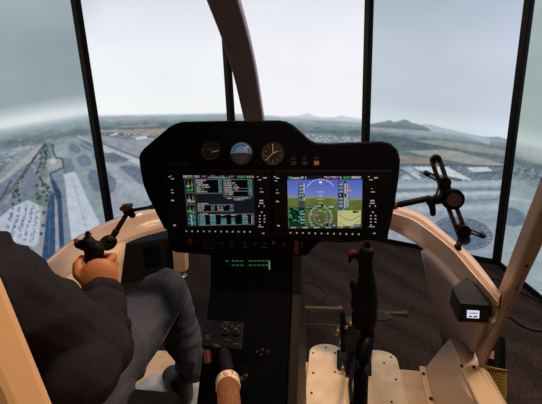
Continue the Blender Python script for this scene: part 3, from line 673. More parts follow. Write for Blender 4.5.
def mfd():
    a = disp_canvas(320, 224, (27, 30, 40)); dk = (8, 9, 14)
    rect(a, 0, 0, 1, .06, (30, 30, 36)); text(a, .0, .01, 10, wht, .045, .014); text(a, .06, .03, 6, grn, .03); text(a, .15, .01, 7, wht, .045); text(a, .26, .01, 6, mag, .03); text(a, .40, .005, 5, mag, .03); text(a, .52, .005, 5, mag, .03); text(a, .66, .01, 5, mag, .03); text(a, .36, .035, 26, cyn, .028); text(a, .77, .01, 9, grn, .05); text(a, .9, .01, 8, wht, .045)
    for y0, y1, n in [(.07, .34, 0), (.35, .57, 1), (.58, .74, 2)]:
        frame_(a, .02, y0, .155, y1, gry, dk)
        for cx in (.06, .115): 
            rect(a, cx, y0+.05, cx+.012, y1-.03, grn if n < 3 else wht); rect(a, cx-.02, y0+.11+.05*rng.random(), cx+.03, y0+.125+.05*rng.random(), wht)
            rect(a, cx, y0+.04, cx+.012, y0+.07, (170, 60, 50))
        text(a, .03, y1-.06, 7, grn, .04)
    rect(a, .02, .75, .155, .98, (26, 66, 76)); 
    for k in range(26): qx, qy = .03+.1*rng.random(), .76+.2*rng.random(); rect(a, qx, qy, qx+.02, qy+.015, np.array(cyn)*(.5+.5*rng.random()))
    rect(a, .07, .76, .085, .97, (130, 200, 205))
    frame_(a, .17, .08, .55, .36, wht and (120, 120, 124), dk)
    for k in range(6): text(a, .185, .095+k*.043, [12, 8, 15, 17, 9, 13][k], wht, .028, .0115); text(a, .5, .095+k*.043, 3, cyn, .028)
    frame_(a, .57, .08, .97, .43, (120, 120, 124), dk)
    for k in range(7): text(a, .585, .095+k*.045, [8, 12, 14, 16, 15, 10, 9][k], wht, .03, .0125); text(a, .91, .095+k*.045, 4, cyn, .028)
    rect(a, .57, .255, .97, .262, (120, 120, 124)); rect(a, .57, .31, .97, .317, (120, 120, 124))
    text(a, .6, .445, 27, wht, .025, .0125); text(a, .71, .475, 11, wht, .022, .0125)
    text(a, .19, .545, 13, wht, .022); frame_(a, .18, .575, .7, .715, (120, 120, 124), dk)
    for k in range(3): text(a, .195, .59+k*.04, 8-k, wht, .026); text(a, .38, .59+k*.04, 4, cyn, .028); text(a, .47, .59+k*.04, 9-k, wht, .026); text(a, .64, .59+k*.04, 4, cyn, .028)
    text(a, .2, .745, 10, wht, .02); frame_(a, .18, .765, .985, .98, (120, 120, 124), dk)
    for j, x in enumerate((.2, .355, .51, .665, .82)):
        text(a, x, .78, 6, wht, .022)
        for k in range(5):
            if j in (2, 3) and k == 0: continue
            rect(a, x, .81+k*.034, x+(.08 if j != 3 else .05), .832+k*.034, np.array(cyn)*(.75+.2*rng.random()))
    rect(a, .95, .8, .96, .96, wht)
    return a
def pfd():
    W_, H_ = 340, 232; a = disp_canvas(W_, H_, (0, 0, 0)); Y, X = np.mgrid[0:H_, 0:W_]; u, v = X/W_, Y/H_
    hz = .375+.05*u+.012*np.sin(u*9)+.006*np.sin(u*31)
    sk = v < hz; t = np.clip(v/.38, 0, 1)[..., None]
    a[:] = np.array((78, 92, 186))*(1-t)+np.array((112, 132, 206))*t
    gr = np.array((104, 118, 56))*(1-np.clip((v-.4)/.6, 0, 1))[..., None]+np.array((70, 88, 44))*np.clip((v-.4)/.6, 0, 1)[..., None]
    gr = gr+((np.sin(u*23+v*17)*np.sin(u*11-v*29))*5)[..., None]
    a[~sk] = gr[~sk]; a[(v >= hz) & (v < hz+.03)] = (150, 142, 84)
    rect(a, 0, 0, 1, .065, (26, 26, 32)); text(a, .02, .01, 5, grn, .045); text(a, .06, .03, 12, wht, .03); text(a, .18, .01, 4, wht, .045); rect(a, .25, .01, .256, .06, wht); text(a, .5, .01, 17, wht, .02); text(a, .52, .03, 16, mag, .024); rect(a, .72, .01, .726, .06, wht); text(a, .75, .01, 8, grn, .045); text(a, .86, .01, 10, wht, .045)
    # tapes
    for x0, x1, y0, y1 in [(.15, .235, .14, .62), (.685, .78, .12, .62)]:
        rect(a, x0, y0, x1, y1, np.array((66, 84, 126))); rect(a, x1-.012, y0, x1, y1, wht)
        for k in range(7): text(a, x0+.015, y0+.03+k*.068, 4, wht, .03)
    rect(a, .15, .47, .235, .62, (70, 70, 66)); rect(a, .155, .34, .235, .40, (8, 8, 8)); text(a, .165, .355, 5, wht, .035); rect(a, .69, .34, .79, .405, (8, 8, 8)); text(a, .705, .355, 6, wht, .035)
    rect(a, .69, .1, .78, .14, (10, 10, 14)); text(a, .7, .11, 5, cyn, .025); rect(a, .15, .62, .235, .65, (10, 10, 14)); rect(a, .69, .62, .78, .66, (20, 60, 60)); text(a, .7, .625, 6, cyn, .03)
    rect(a, .80, .15, .83, .6, (110, 126, 120)); rect(a, .8, .15, .806, .6, wht); rect(a, .8, .22, .84, .235, (220, 60, 140)); rect(a, .81, .27, .86, .285, (230, 150, 60))
    for k in range(5): rect(a, .8, .19+k*.09, .825, .197+k*.09, wht)
    # roll arc
    for k in range(40):
        th = math.radians(210+k*3); x, y = .45+.2*math.cos(th), .33+.27*math.sin(th)
        if k % 3 != 2: rect(a, x-.004, y-.004, x+.005, y+.008, (210, 214, 230))
    rect(a, .435, .1, .47, .13, (235, 240, 255)); rect(a, .445, .13, .46, .16, (70, 190, 230))
    for k, w in enumerate((.09, .05, .09, .05)): rect(a, .45-w/2, .3+k*.07, .45+w/2, .307+k*.07, (190, 200, 190))
    # compass rose
    for k in range(72):
        th = k*2*math.pi/72; r0 = .155 if k % 3 else .14
        x, y = .45+r0*math.cos(th), .79+r0*1.42*math.sin(th); rect(a, x-.004, y-.006, x+.004, y+.006, (190, 200, 180))
    for k in range(50):
        th = k*2*math.pi/50; x, y = .45+.09*math.cos(th), .79+.13*math.sin(th); rect(a, x-.002, y-.003, x+.002, y+.003, (150, 170, 140))
    for x, y, n, c in [(.33, .73, 4, mag), (.39, .73, 3, mag), (.5, .82, 4, mag), (.3, .72, 3, wht), (.55, .85, 3, mag)]: text(a, x, y, n, c, .035)
    rect(a, .25, .57, .33, .63, (18, 20, 22)); text(a, .255, .58, 6, cyn, .035); rect(a, .4, .54, .48, .6, (16, 18, 20)); text(a, .41, .555, 5, wht, .03); rect(a, .55, .56, .63, .63, (30, 80, 70)); text(a, .555, .57, 6, wht, .04)
    for k in range(6): qx, qy = .4+.12*rng.random(), .64+.3*rng.random(); rect(a, qx, qy, qx+.015, qy+.012, (180, 195, 170))
    # left inset map (dark) and right inset chart
    rect(a, .02, .6, .235, .98, (20, 44, 30))
    for k in range(34):
        th = rng.random()*6.28; q = .03+.09*rng.random(); rect(a, .1+q*math.cos(th)-.01, .76+q*1.3*math.sin(th)-.01, .1+q*math.cos(th)+.012, .76+q*1.3*math.sin(th)+.016, (8, 10, 12) if k % 2 else (50, 150, 100))
    for k in range(5): text(a, .175, .66+k*.055, 5, wht if k % 2 else cyn, .026)
    rect(a, .68, .66, .985, .985, (196, 192, 130)); text(a, .7, .68, 3, wht, .03); text(a, .88, .67, 7, (40, 40, 50), .04)
    for k in range(30): x = .7+.27*k/30; y = .72+.1*math.sin(k/30*3.1)+.02; rect(a, x, y, x+.012, y+.012, (120, 150, 120)); rect(a, x, y+.14-.05*k/30, x+.01, y+.15-.05*k/30, (170, 140, 110))
    rect(a, .3, .93, .4, .97, (14, 16, 20)); text(a, .31, .935, 7, cyn, .03); rect(a, .52, .92, .66, .975, (14, 16, 20)); text(a, .56, .93, 8, cyn, .035); rect(a, .9, .93, .985, .98, (20, 24, 30)); text(a, .91, .94, 5, cyn, .03)
    rect(a, 0, .965, 1, 1, (60, 64, 56)); 
    for k in range(6): text(a, .04+k*.16, .97, 6, wht, .025)
    return a
def display_unit(corn, frame, art, strength, lab, keyx, keyrow, sy, leftmarks, rightmarks):
    fr = [pp(*q) for q in frame]
    u = lprism('display_unit', fr, -.002, .010, black2, panel, bevel=.003, label=lab)
    a = art; h, w = a.shape[:2]; q = [pp(*c, .0104) for c in corn]
    me = bpy.data.meshes.new('lit_screen')
    S, Tt = np.meshgrid(np.linspace(0, 1, w), np.linspace(0, 1, h)); c4 = [np.array(v) for v in q]
    co = ((c4[0]*(1-S[..., None])+c4[1]*S[..., None])*(1-Tt[..., None])+(c4[3]*(1-S[..., None])+c4[2]*S[..., None])*Tt[..., None]).reshape(-1, 3)
    idx = np.arange(h*w).reshape(h, w); f = np.stack([idx[:-1, :-1], idx[1:, :-1], idx[1:, 1:], idx[:-1, 1:]], -1).reshape(-1, 4)
    me.from_pydata(co.tolist(), [], f.tolist()); me.update()
    ca = me.color_attributes.new('picture', 'FLOAT_COLOR', 'POINT')
    ca.data.foreach_set('color', np.concatenate([lin_arr(np.clip(a, 0, 255)).reshape(-1, 3), np.ones((h*w, 1))], 1).astype(np.float32).ravel())
    me.materials.append(screen_mat('lit_screen', strength)); s = bpy.data.objects.new('lit_screen', me); COL.objects.link(s); s.parent = u
    for k in range(12):
        x = keyx[0]+(keyx[1]-keyx[0])*k/11; y = sy[0]+(sy[1]-sy[0])*k/11
        bm = bmesh.new(); lbar(bm, pp(x, y+1.5), .010, .0065, 0, .0095, .0125); sk_ = obj('softkey', bm, black2, u, bevel=.001, local=True)
        bm = bmesh.new(); lbar(bm, pp(x, y), .0042, .004, 0, .0125, .0131); obj('softkey_legend', bm, legend, sk_, local=True)
    for marks in (leftmarks, rightmarks):
        if not marks: continue
        bm = bmesh.new()
        bm.free()
        for x, y, w_, h_ in marks:
            bm = bmesh.new(); lbar(bm, pp(x, y), w_*K*.8, h_*K*.75, 0, .0095, .0112); obj('key_legend', bm, legend, u, local=True)
    return u
def colmarks(x, small=True):
    return [(x-4, 177, 2, 1), (x+3, 178, 4.5, 1.4), (x-2, 180, 4, 1), (x-1, 188.8, 1.4, 1), (x, 192, 4.5, 1.1), (x-1.5, 192, 1, 1), (x-.5, 200.6, 4.6, 1.6), (x-.5, 203.2, 5.5, 1.3), (x-3, 206, 1, 2), (x+2.4, 206, 1, 2), (x, 212, 2, 1.4)] + [(x-2+dx*4.6, 215.5+k*3.1, 1.7, 1.5) for dx in (0, 1) for k in range(4) if (dx, k) != (1, 3)] + [(x-1, 226.5, 6.5, .9), (x+1.5, 233, 3, 1.1)]
lm = [(171, 177, 2.5, 1), (174, 179, 4, 1.2), (172.5, 176, 1.5, .8), (173.3, 190, 2, 1.2), (174, 192.8, 3.4, 1.1), (174, 200.5, 3.6, 2), (176, 225, 3.2, 2)]
mid = [(275.5, 177, 3, 1), (278, 178.4, 4, 1.2), (276.5, 181, 3, .9), (277.5, 190, 1.4, 1), (278, 193, 4, 1), (278, 201.5, 3.6, 1.5), (279, 225.5, 3, 1.4)]
def shift(c, dx): return c
display_unit([(183, 175), (254, 175.5), (255, 225.2), (187, 226.8)], [(164.5, 170.5), (271, 170.5), (271, 238), (169, 238)], mfd(), .62, 'left display unit with a dark page of white and cyan data boxes', (188, 251), None, (230.8, 231.4), lm, colmarks(262.5))
display_unit([(287.2, 176.2), (362.4, 176), (361.6, 228), (288.3, 228.5)], [(273.6, 170.5), (392, 170.5), (387.5, 238.5), (274, 238.5)], pfd(), .85, 'right display unit with blue sky, green ground and a compass rose', (291, 358.5), None, (232.3, 233.8), mid, colmarks(372.5))
# lower switch strip
bm = bmesh.new()
for k in range(9):
    for j in range(6): lbar(bm, pp(203+j*2.3, 236.5+k*1.5), .0055*(.5+.6*random.random()), .0013, 0, 0, .0006)
obj('printed_placard', bm, faint, panel, local=True)
for x, y, w_, h_, m_ in [(191, 241, 4.5, 6, darkred), (274, 243, 3.5, 3.4, darkred), (296.5, 247.5, 4.5, 13, darkred)]:
    bm = bmesh.new(); lbar(bm, pp(x, y), w_*K, h_*K, 0, 0, .012); obj('guarded_switch', bm, m_, panel, bevel=.002, local=True)
bm = bmesh.new()
for x, y, w_, h_ in [(184, 241, 2.4, 1), (196.5, 241, 2.4, 1), (188, 236.5, 12, .5), (238, 238, 22, .5), (246, 236.8, 8, 1), (260, 238, 5, .8), (284.5, 243.5, 3, 1), (284.5, 246, 3, .8), (232, 247, 4, .8), (245, 247, 4, .8), (264, 247.5, 7, .8), (285, 239, 4, .7), (302, 243, 3, 1), (302, 247, 2, 1), (333, 238.5, 22, .7), (333, 240, 20, .7), (366, 236.5, 2, .8), (371, 236.5, 2, .8)]:
    bm = bmesh.new(); lbar(bm, pp(x, y), w_*K, h_*K, 0, 0, .0008); obj('printed_caption', bm, faint, panel, local=True)
for k, (x, y) in enumerate([(222, 243), (232, 243.5), (245, 243.5), (256, 243.5), (265, 243.5)]):
    bm = bmesh.new(); c = pp(x, y); lcirc(bm, c, .0045, 0, .005, 12); lcirc(bm, c+Vector((0, .002, 0)), .0018, .004, .016, 8); obj('toggle_switch', bm, gunmetal, panel, smooth='auto', local=True)

# ------------------------------------------------------------------ centre console
con = empty('center_console', (-.26, .95, 0), 'black centre console running down from the instrument panel between the seats', 'console')
tl, tr = ay(216, 258, 1.02), ay(288, 258, 1.02)
bl, br = ay(214, 408, .82), ay(281, 404, .82)
xl, xr = -.375, -.125
face = [Vector((xl, 1.015, .772)), Vector((xr, 1.015, .772)), Vector((xr, .985, .62)), Vector((xr, .80, .42)), Vector((xr, .74, .02)), Vector((xl, .74, .02)), Vector((xl, .80, .42)), Vector((xl, .985, .62))]
bm = bmesh.new(); prof = [(1.015, .772), (.985, .66), (.80, .40), (.76, .008), (1.13, .008), (1.15, .772)]
prism(bm, [Vector((xl, y, z)) for y, z in prof], (xr-xl, 0, 0)); obj('console_body', bm, black, con, bevel=.006)
bm = bmesh.new(); prof2 = [(1.02, .80), (.985, .655), (.80, .395), (.765, .012), (1.12, .012), (1.14, .80)]
prism(bm, [Vector((xr+.002, y, z)) for y, z in prof2], (.028, 0, 0)); obj('side_panel', bm, darkbrown, con, bevel=.004)
bm = bmesh.new()
def cface(x, y):
    # point on the upper sloping console face
    n = Vector((0, -.112, .03)).normalized(); P0 = Vector((xl, 1.015, .772)); n = Vector((0, -(.772-.66), (1.015-.985))).normalized(); d = ray(x, y); t = (P0-CAM).dot(n)/d.dot(n); return CAM+d*t, n
for row, (y0) in enumerate((261.5, 265.8)):
    for k in range(11):
        if k in (4, ) or (row and k == 0): continue
        x = 226.5+k*4.2 if k else 226.5
        if k: x += 2
        q, n = cface(x if x < 270 else 268, y0)
        for dx in (0, 1):
            w = .004; c = q+n*.001+Vector((dx*.0052, 0, 0)); prism(bm, [c+Vector((-w/2, 0, 0)), c+Vector((w/2, 0, 0)), c+Vector((w/2, 0, .0045)), c+Vector((-w/2, 0, .0045))], n*.0008)
obj('radio_readout', bm, green_led, con)
bm = bmesh.new(); q, n = cface(269.5, 266); prism(bm, [q+Vector((-.002, 0, -.012)), q+Vector((.002, 0, -.012)), q+Vector((.002, 0, .014)), q+Vector((-.002, 0, .014))], n*.003); obj('selector_bar', bm, mat('dim_lamp', (120, 140, 100), .5, emit=(170, 200, 140), es=.3), con)
bm = bmesh.new(); q0_, _ = cface(220, 259.5)
for a_y in (259, 271): 
    q, n = cface(222, a_y); q2, _ = cface(276, a_y); prism(bm, [q, q2, q2+Vector((0, 0, .0015)), q+Vector((0, 0, .0015))], n*.002)
obj('radio_frame', bm, black2, con)
for x, y in [(258, 351.5), (263, 349.5), (268, 351.5), (262, 354.5)]:
    d = ray(x, y); P0 = Vector((xl, .985, .66)); n = Vector((0, -(.66-.40), (.985-.80))).normalized(); c = CAM+d*((P0-CAM).dot(n)/d.dot(n))
    bm = bmesh.new(); disc(bm, c, n, .004, .008, 12); obj('console_knob', bm, gunmetal, con, smooth='auto')

# ------------------------------------------------------------------ collective lever
coll = empty('collective_lever', (-.28, .5, .012), 'black collective lever with switch box head between seats, gripped by a hand', 'control lever')
# head box
Cc1 = [ay(205, 319, .90), ay(244.6, 320.5, .90), ay(241.5, 349.5, .80), ay(200.5, 346, .80)]
bm = bmesh.new(); nrm = (Cc1[1]-Cc1[0]).cross(Cc1[3]-Cc1[0]).normalized(); nrm = nrm if nrm.z < 0 else -nrm
prism(bm, Cc1, nrm*.05+Vector((0, .02, 0))); obj('switch_box', bm, black2, coll, bevel=.006)
un = -nrm
def cb(x, y, h=0): d = ray(x, y); return CAM+d*((Cc1[0]-CAM).dot(un)/d.dot(un))+un*h
for x, y in [(226, 333), (236.5, 333)]:
    bm = bmesh.new(); disc(bm, cb(x, y), un, .0095, .006, 20); disc(bm, cb(x, y), un, .006, .013, 16, .005); k_ = obj('rotary_knob', bm, gunmetal, coll, smooth='auto')
    bm = bmesh.new(); disc(bm, cb(x, y, .0128), un, .003, .003, 12); obj('knob_cap', bm, brushed, k_)
bm = bmesh.new()
def cbar(x, y, w, h):
    c = cb(x, y); e1 = (Cc1[1]-Cc1[0]).normalized()*w*.0022/2; e2 = un.cross(e1).normalized()*h*.0022/2; prism(bm, [c-e1-e2, c+e1-e2, c+e1+e2, c-e1+e2], un*.0008)
for q in [(227, 322.5, 9, .7), (222.5, 326, .7, 6), (232, 326, .7, 6), (227, 324.5, 3, 1.4), (239, 326, 6, 1), (207.5, 336, 6, 1.2), (207.5, 338.5, 5, 1), (216, 344.5, 7, 1), (217, 346.5, 8, 1), (236, 344, 6, .8), (228, 340, 8, .6)]: cbar(*q)
obj('switch_legends', bm, faint, coll)
bm = bmesh.new(); P_ = [ay(202.5, 350, .79), ay(208.5, 350, .79), ay(209.5, 363, .75), ay(203.5, 364, .75)]; prism(bm, P_, Vector((0, .02, -.012))); obj('release_guard', bm, darkred, coll, bevel=.003)
gp0, gp1, gp2 = ay(222, 345, .86), ay(226, 372, .72), ay(232, 404, .55)
bm = bmesh.new(); tube(bm, smooth_curve([ay(223, 346, .84), ay(226, 362, .76), ay(229, 380, .70)], 6), [.016]*13, 16); tube(bm, smooth_curve([ay(231.5, 424, .56), Vector((-.20, .25, .28)), Vector((-.2, 0, .1)), Vector((-.2, -.1, .012))], 6), [.018]*19, 16); obj('lever_tube', bm, rubber, coll, smooth='auto')

grip_brown = mat('brown_grip', (134, 88, 60), .6, var=.15, scale=60, bump=.5, bscale=260)
ga, gb, gd = ay(227.5, 383, .69), ay(229, 390, .665), ay(230.5, 425, .56)
gax = (gd-ga).normalized(); x_, y_ = frame_of(gax)
bm = bmesh.new(); tube(bm, [ga, ga+gax*.012, gd], [.021, .0235, .0235], 28); tg_ = obj('twist_grip', bm, grip_brown, coll, smooth='auto', label='brown textured twist grip')
bm = bmesh.new()
for k in range(28):
    t = 2*math.pi*k/28; rad = x_*math.cos(t)+y_*math.sin(t); tube(bm, [ga+gax*.02+rad*.0235, gd+rad*.0235], .0011, 5)
obj('grip_ribs', bm, grip_brown, tg_)
bm = bmesh.new(); pr = [(.020, -.018), (.0275, -.017), (.0285, -.012), (.0285, .010), (.0275, .014), (.020, .015)]
wc = ay(228, 385, .69)
gg = [[bm.verts.new(wc+gax*h+(x_*math.cos(t)+y_*math.sin(t))*r) for r, h in pr] for t in [2*math.pi*k/48 for k in range(48)]]
for k in range(48):
    a, b = gg[k], gg[(k+1) % 48]
    for j in range(6): bm.faces.new((a[j], a[(j+1) % 6], b[(j+1) % 6], b[j]))
rg_ = obj('throttle_ring', bm, white_m, coll, smooth='auto', label='cream ring with dark scale marks')
def rmark(t, h, w, l):
    rad = x_*math.cos(t)+y_*math.sin(t); tg = gax.cross(rad); c = wc+rad*.0284+gax*h
    bm = bmesh.new(); prism(bm, [c-tg*w-gax*l, c+tg*w-gax*l, c+tg*w+gax*l, c-tg*w+gax*l], rad*.0008); obj('scale_mark', bm, mat_mark, rg_)
mat_mark = mat('scale_ink', (60, 50, 44), .6)
tcam = (CAM-wc); t0 = math.atan2(tcam.dot(y_), tcam.dot(x_)); sgn = 1 if gax.cross(x_*math.cos(t0)+y_*math.sin(t0)).dot(Rv) > 0 else -1
for dt, h, w, l in [(-.95, -.002, .0008, .006), (-.25, -.006, .0008, .006), (-.18, -.001, .004, .0008), (.42, -.003, .0008, .006), (.42, -.009, .003, .0008), (.75, -.002, .003, .0008), (-.1, .006, .005, .0012), (1.05, 0, .0008, .004), (-.65, -.008, .003, .0008), (-1.2, .004, .003, .001)]:
    rmark(t0+sgn*dt, h, w, l)
bm = bmesh.new(); c = ay(247, 379, .70); capsule(bm, c-Vector((.012, 0, 0)), .005, c-Vector((.002, 0, -.008)), .005); obj('detent_button', bm, gunmetal, coll, smooth=True)
def finger(bm, pts, r0=.0095, r1=.0075):
    for i, (a, b) in enumerate(zip(pts, pts[1:])):
        n = len(pts)-1; ra = r0+(r1-r0)*i/n; rb = r0+(r1-r0)*(i+1)/n; capsule(bm, a, ra, b, rb, 12)
# ------------------------------------------------------------------ cyclic sticks
def cyclic(head, mid_, foot, base, lab, spec, name='cyclic_stick'):
    t = empty(name, base, lab, 'control stick', 'cyclic sticks in front of the two seats')
    axx = (head-mid_).normalized(); Yh = head.y
    P = lambda x, y, dy=0: ay(x, y, Yh+dy)
    bm = bmesh.new()
    for (x0, y0, r0, x1, y1, r1) in spec['body']: capsule(bm, P(x0, y0), r0, P(x1, y1), r1)
    organic('grip', bm, rubber, t, .003, 4)
    for key, nm in (('button', 'red_button'), ('trigger', 'trigger_button')):
        if key in spec:
            x, y, r_b = spec[key]; c = P(x, y, -.006); d_ = (CAM-c).normalized()+Vector((-.3, 0, .2)); bm = bmesh.new(); disc(bm, c, d_, r_b, .010, 20, r_b*.85); obj(nm, bm, red if key == 'button' else darkred, t, smooth='auto', label='red push button')
    x, y = spec['hat']; bm = bmesh.new(); c = P(x, y); disc(bm, c, axx, .009, .006, 20, .007); disc(bm, c+axx*.006, axx, .005, .005, 12); obj('hat_switch', bm, black2, t, smooth='auto')
    bm = bmesh.new(); tube(bm, smooth_curve([mid_+axx*.0, mid_-axx*.04, foot, foot.lerp(base, .4)+Vector((0, 0, 0)), base], 5), [.016]*21, 14); obj('shaft', bm, black2, t, smooth='auto')
    bm = bmesh.new(); tube(bm, [base, base+Vector((0, 0, .02)), base+Vector((0, 0, .035)), base+Vector((0, 0, .06))], [.06, .05, .03, .02], 20); obj('rubber_boot', bm, rubber, t, smooth=True)
    return t
hd, md, ft = ay(364, 257, .76), ay(366, 322, .76), ay(362, 360, .72)
cR_ = cyclic(hd, md, ft, Vector((.05, .62, .012)), 'black cyclic stick with red buttons standing before right seat, no hand on it',
    dict(body=[(367, 322, .021, 367.5, 300, .0225), (367.5, 300, .0225, 367, 280, .0185), (367, 280, .0185, 365.5, 264, .0155), (365.5, 264, .0155, 366, 254, .016), (367.5, 252.5, .0155, 366, 252, .0155), (364, 256, .012, 353, 254, .010), (351, 256, .006, 349.5, 262, .004), (358, 296, .013, 353, 284, .009), (356, 306, .012, 354.5, 301, .008), (360, 322, .02, 360, 314, .018)], button=(352, 252.5, .0062), trigger=(351.5, 281, .005), hat=(367.5, 246)))
bm = bmesh.new(); prism(bm, [ay(374, 310, .78), ay(380, 309.5, .78), ay(389, 313.5, .77), ay(394, 318.5, .76), ay(388, 320.5, .76), ay(377, 321.5, .76)], (0, .012, -.01)); obj('hand_rest', bm, mat('grey_blue_plastic', (36, 42, 58), .6, spec=.2), cR_, bevel=.003, label='grey blue palm rest')
hd2, md2 = ay(92, 243, .80), ay(97, 292, .78)
cyclic(hd2, md2, Vector((-.62, .74, .55)), Vector((-.66, .66, .012)), 'black cyclic stick with red button held by the seated person in charcoal sweater',
    dict(body=[(97, 292, .022, 94, 266, .021), (94, 266, .021, 93.5, 252, .022), (93.5, 252, .022, 95, 248, .021), (88.5, 242, .0165, 90, 246, .018), (90, 247, .015, 79, 244, .0125), (98, 250, .016, 97, 256, .016)], button=(77, 241.5, .0065), hat=(88, 235.5)))

# ------------------------------------------------------------------ pedals
ped = empty('rudder_pedals', (.06, 1.6, .006), 'dark metal rudder pedals with tube foot bars on the right cockpit floor', 'pedals')
def tb(name, pts, r, m=gunmetal, parent=ped, seg=14): 
    bm = bmesh.new(); tube(bm, pts, r, seg); return obj(name, bm, m, parent, smooth='auto')
mt = mat('pedal_tube', (66, 56, 52), .5, metal=.4)
pL = tb('foot_bar', [ay(301.5, 308.5, 1.62), ay(341, 309.5, 1.62)], .0135, mt)
tb('end_collar', [ay(338.5, 309.4, 1.62), ay(342.5, 309.5, 1.62)], .019, mt, pL)
tb('link_bar', [ay(299, 325, 1.64), ay(345, 326.5, 1.64)], .009, mt)
pR = tb('foot_bar', [ay(372, 313, 1.62), ay(405, 314, 1.62)], .0115, mt)
tb('end_collar', [ay(403.5, 313.9, 1.62), ay(407, 314, 1.62)], .017, mt, pR)
tb('pedal_arm', [ay(342, 309.5, 1.62), ay(343, 330, 1.60), ay(343, 352, 1.55)], .012, black2)
tb('pedal_arm', [ay(374, 313, 1.63), ay(372, 335, 1.61), ay(369, 356, 1.55)], .012, black2)
bm = bmesh.new(); prism(bm, [ay(337, 350, 1.55), ay(371, 350, 1.55), ay(372, 376, 1.45), ay(362, 381, 1.43), ay(350, 381, 1.43), ay(337, 376, 1.45)], (0, .03, -.02)); obj('pivot_bracket', bm, black2, ped, bevel=.006)
bm = bmesh.new(); prism(bm, [ay(346, 322, 1.6), ay(357, 322, 1.6), ay(362, 352, 1.55), ay(343, 352, 1.55)], (0, .05, 0)); obj('pivot_tower', bm, gunmetal, ped, bevel=.005)
bm = bmesh.new(); c = ay(352, 373, 1.45); tube(bm, [ay(352, 350, 1.5), Vector((ay(352, 373, 1.45).x, 1.47, .013))], .025, 12); obj('pivot_foot', bm, black2, ped)
for x, y, r_s in [(351, 324, .012), (346.5, 327.5, .011), (352, 340, .013), (338, 331, .01), (340, 345, .009), (337.5, 334, .012), (343, 368.5, .01), (361, 360, .009)]:
    bm = bmesh.new(); c = ay(x, y, 1.585 if y < 350 else 1.45)
    ellip(bm, c, (r_s, r_s*.8, r_s)); disc(bm, c, (0, 1, -.1), r_s*.5, .04, 10); obj('bolt_head', bm, brushed, ped, smooth=True)
tb('tie_rod', [ay(356, 350, 1.5), ay(350, 385, 1.3), ay(352, 404, 1.12)], .009, black2)

# ------------------------------------------------------------------ left articulated mount (on panel edge)
mt1 = empty('camera_mount_arm', ay(154, 208, 1.07), 'jointed gunmetal mount arm with round foot at the panel left edge', 'mount arm')
j0, j1, j2 = ay(160, 205.5, 1.075), ay(128.5, 211, 1.10), ay(112, 238, 1.06)
bm = bmesh.new(); tube(bm, [j0, j0.lerp(j1, .3), j0.lerp(j1, .32), j1], [.008, .008, .006, .006], 14); obj('upper_arm_rod', bm, gunmetal, mt1, smooth='auto')
bm = bmesh.new(); ellip(bm, j1, (.019, .017, .017)); capsule(bm, j1, .013, j1+Vector((.012, 0, -.014)), .011); jo = obj('elbow_joint', bm, rubber, mt1, smooth=True)
bm = bmesh.new(); tube(bm, [ay(121, 209.5, 1.06), ay(125, 206.5, 1.06), ay(132, 204.8, 1.06)], [.007, .010, .006], 10); capsule(bm, ay(126, 206.5, 1.06), .007, j1, .007); obj('wing_knob', bm, bronze, jo, smooth=True)
bm = bmesh.new(); tube(bm, [j1, j1.lerp(j2, .12), j1.lerp(j2, .14), j1.lerp(j2, .7), j1.lerp(j2, .72), j1.lerp(j2, .95)], [.010, .010, .0075, .0085, .011, .010], 14); obj('lower_arm_rod', bm, gunmetal, mt1, smooth='auto')
bm = bmesh.new(); ellip(bm, j2, (.012, .012, .012)); obj('ball_joint', bm, brushed, mt1, smooth=True)
fc = ay(108, 242.5, 1.06); fnrm = Vector((.1, -.55, .8)).normalized()
bm = bmesh.new(); 
tube(bm, [fc-fnrm*.008, fc-fnrm*.006, fc+fnrm*.004, fc+fnrm*.007], [.027, .029, .029, .024], 32); capsule(bm, fc, .011, j2, .009); fd = obj('round_foot', bm, rubber, mt1, smooth='auto')
bm = bmesh.new(); tube(bm, [fc+fnrm*.0065, fc+fnrm*.0085], [.018, .016], 28); obj('foot_cap', bm, gunmetal, fd)

# ------------------------------------------------------------------ right tablet holder
th_ = empty('tablet_holder', ay(396, 209, 1.06), 'bronze slotted tablet holder with black knobs on an arm at panel right edge', 'tablet holder')
TY = 1.06
arm0, arm1 = ay(391, 206.5, 1.07), ay(430, 198, TY+.02)
bm = bmesh.new(); tube(bm, [arm0, arm0.lerp(arm1, .2), arm0.lerp(arm1, .22), arm1], [.0075, .0075, .009, .009], 14); obj('arm_rod', bm, rubber, th_, smooth='auto')
bm = bmesh.new(); tube(bm, [arm0, arm0.lerp(arm1, .15)], [.0105, .0105], 14); obj('arm_collar', bm, bronze, th_, smooth='auto')
bm = bmesh.new(); ellip(bm, ay(431, 201, TY+.01), (.014, .014, .015)); capsule(bm, ay(431, 201, TY+.01), .011, ay(433, 211, TY+.01), .008); capsule(bm, ay(431, 201, TY+.01), .012, ay(445, 199, TY+.01), .012); obj('clamp_joint', bm, rubber, th_, smooth=True)
bm = bmesh.new(); capsule(bm, ay(432.5, 209, TY), .0085, ay(433, 213.5, TY), .008); obj('clamp_knob', bm, black2, th_, smooth=True)
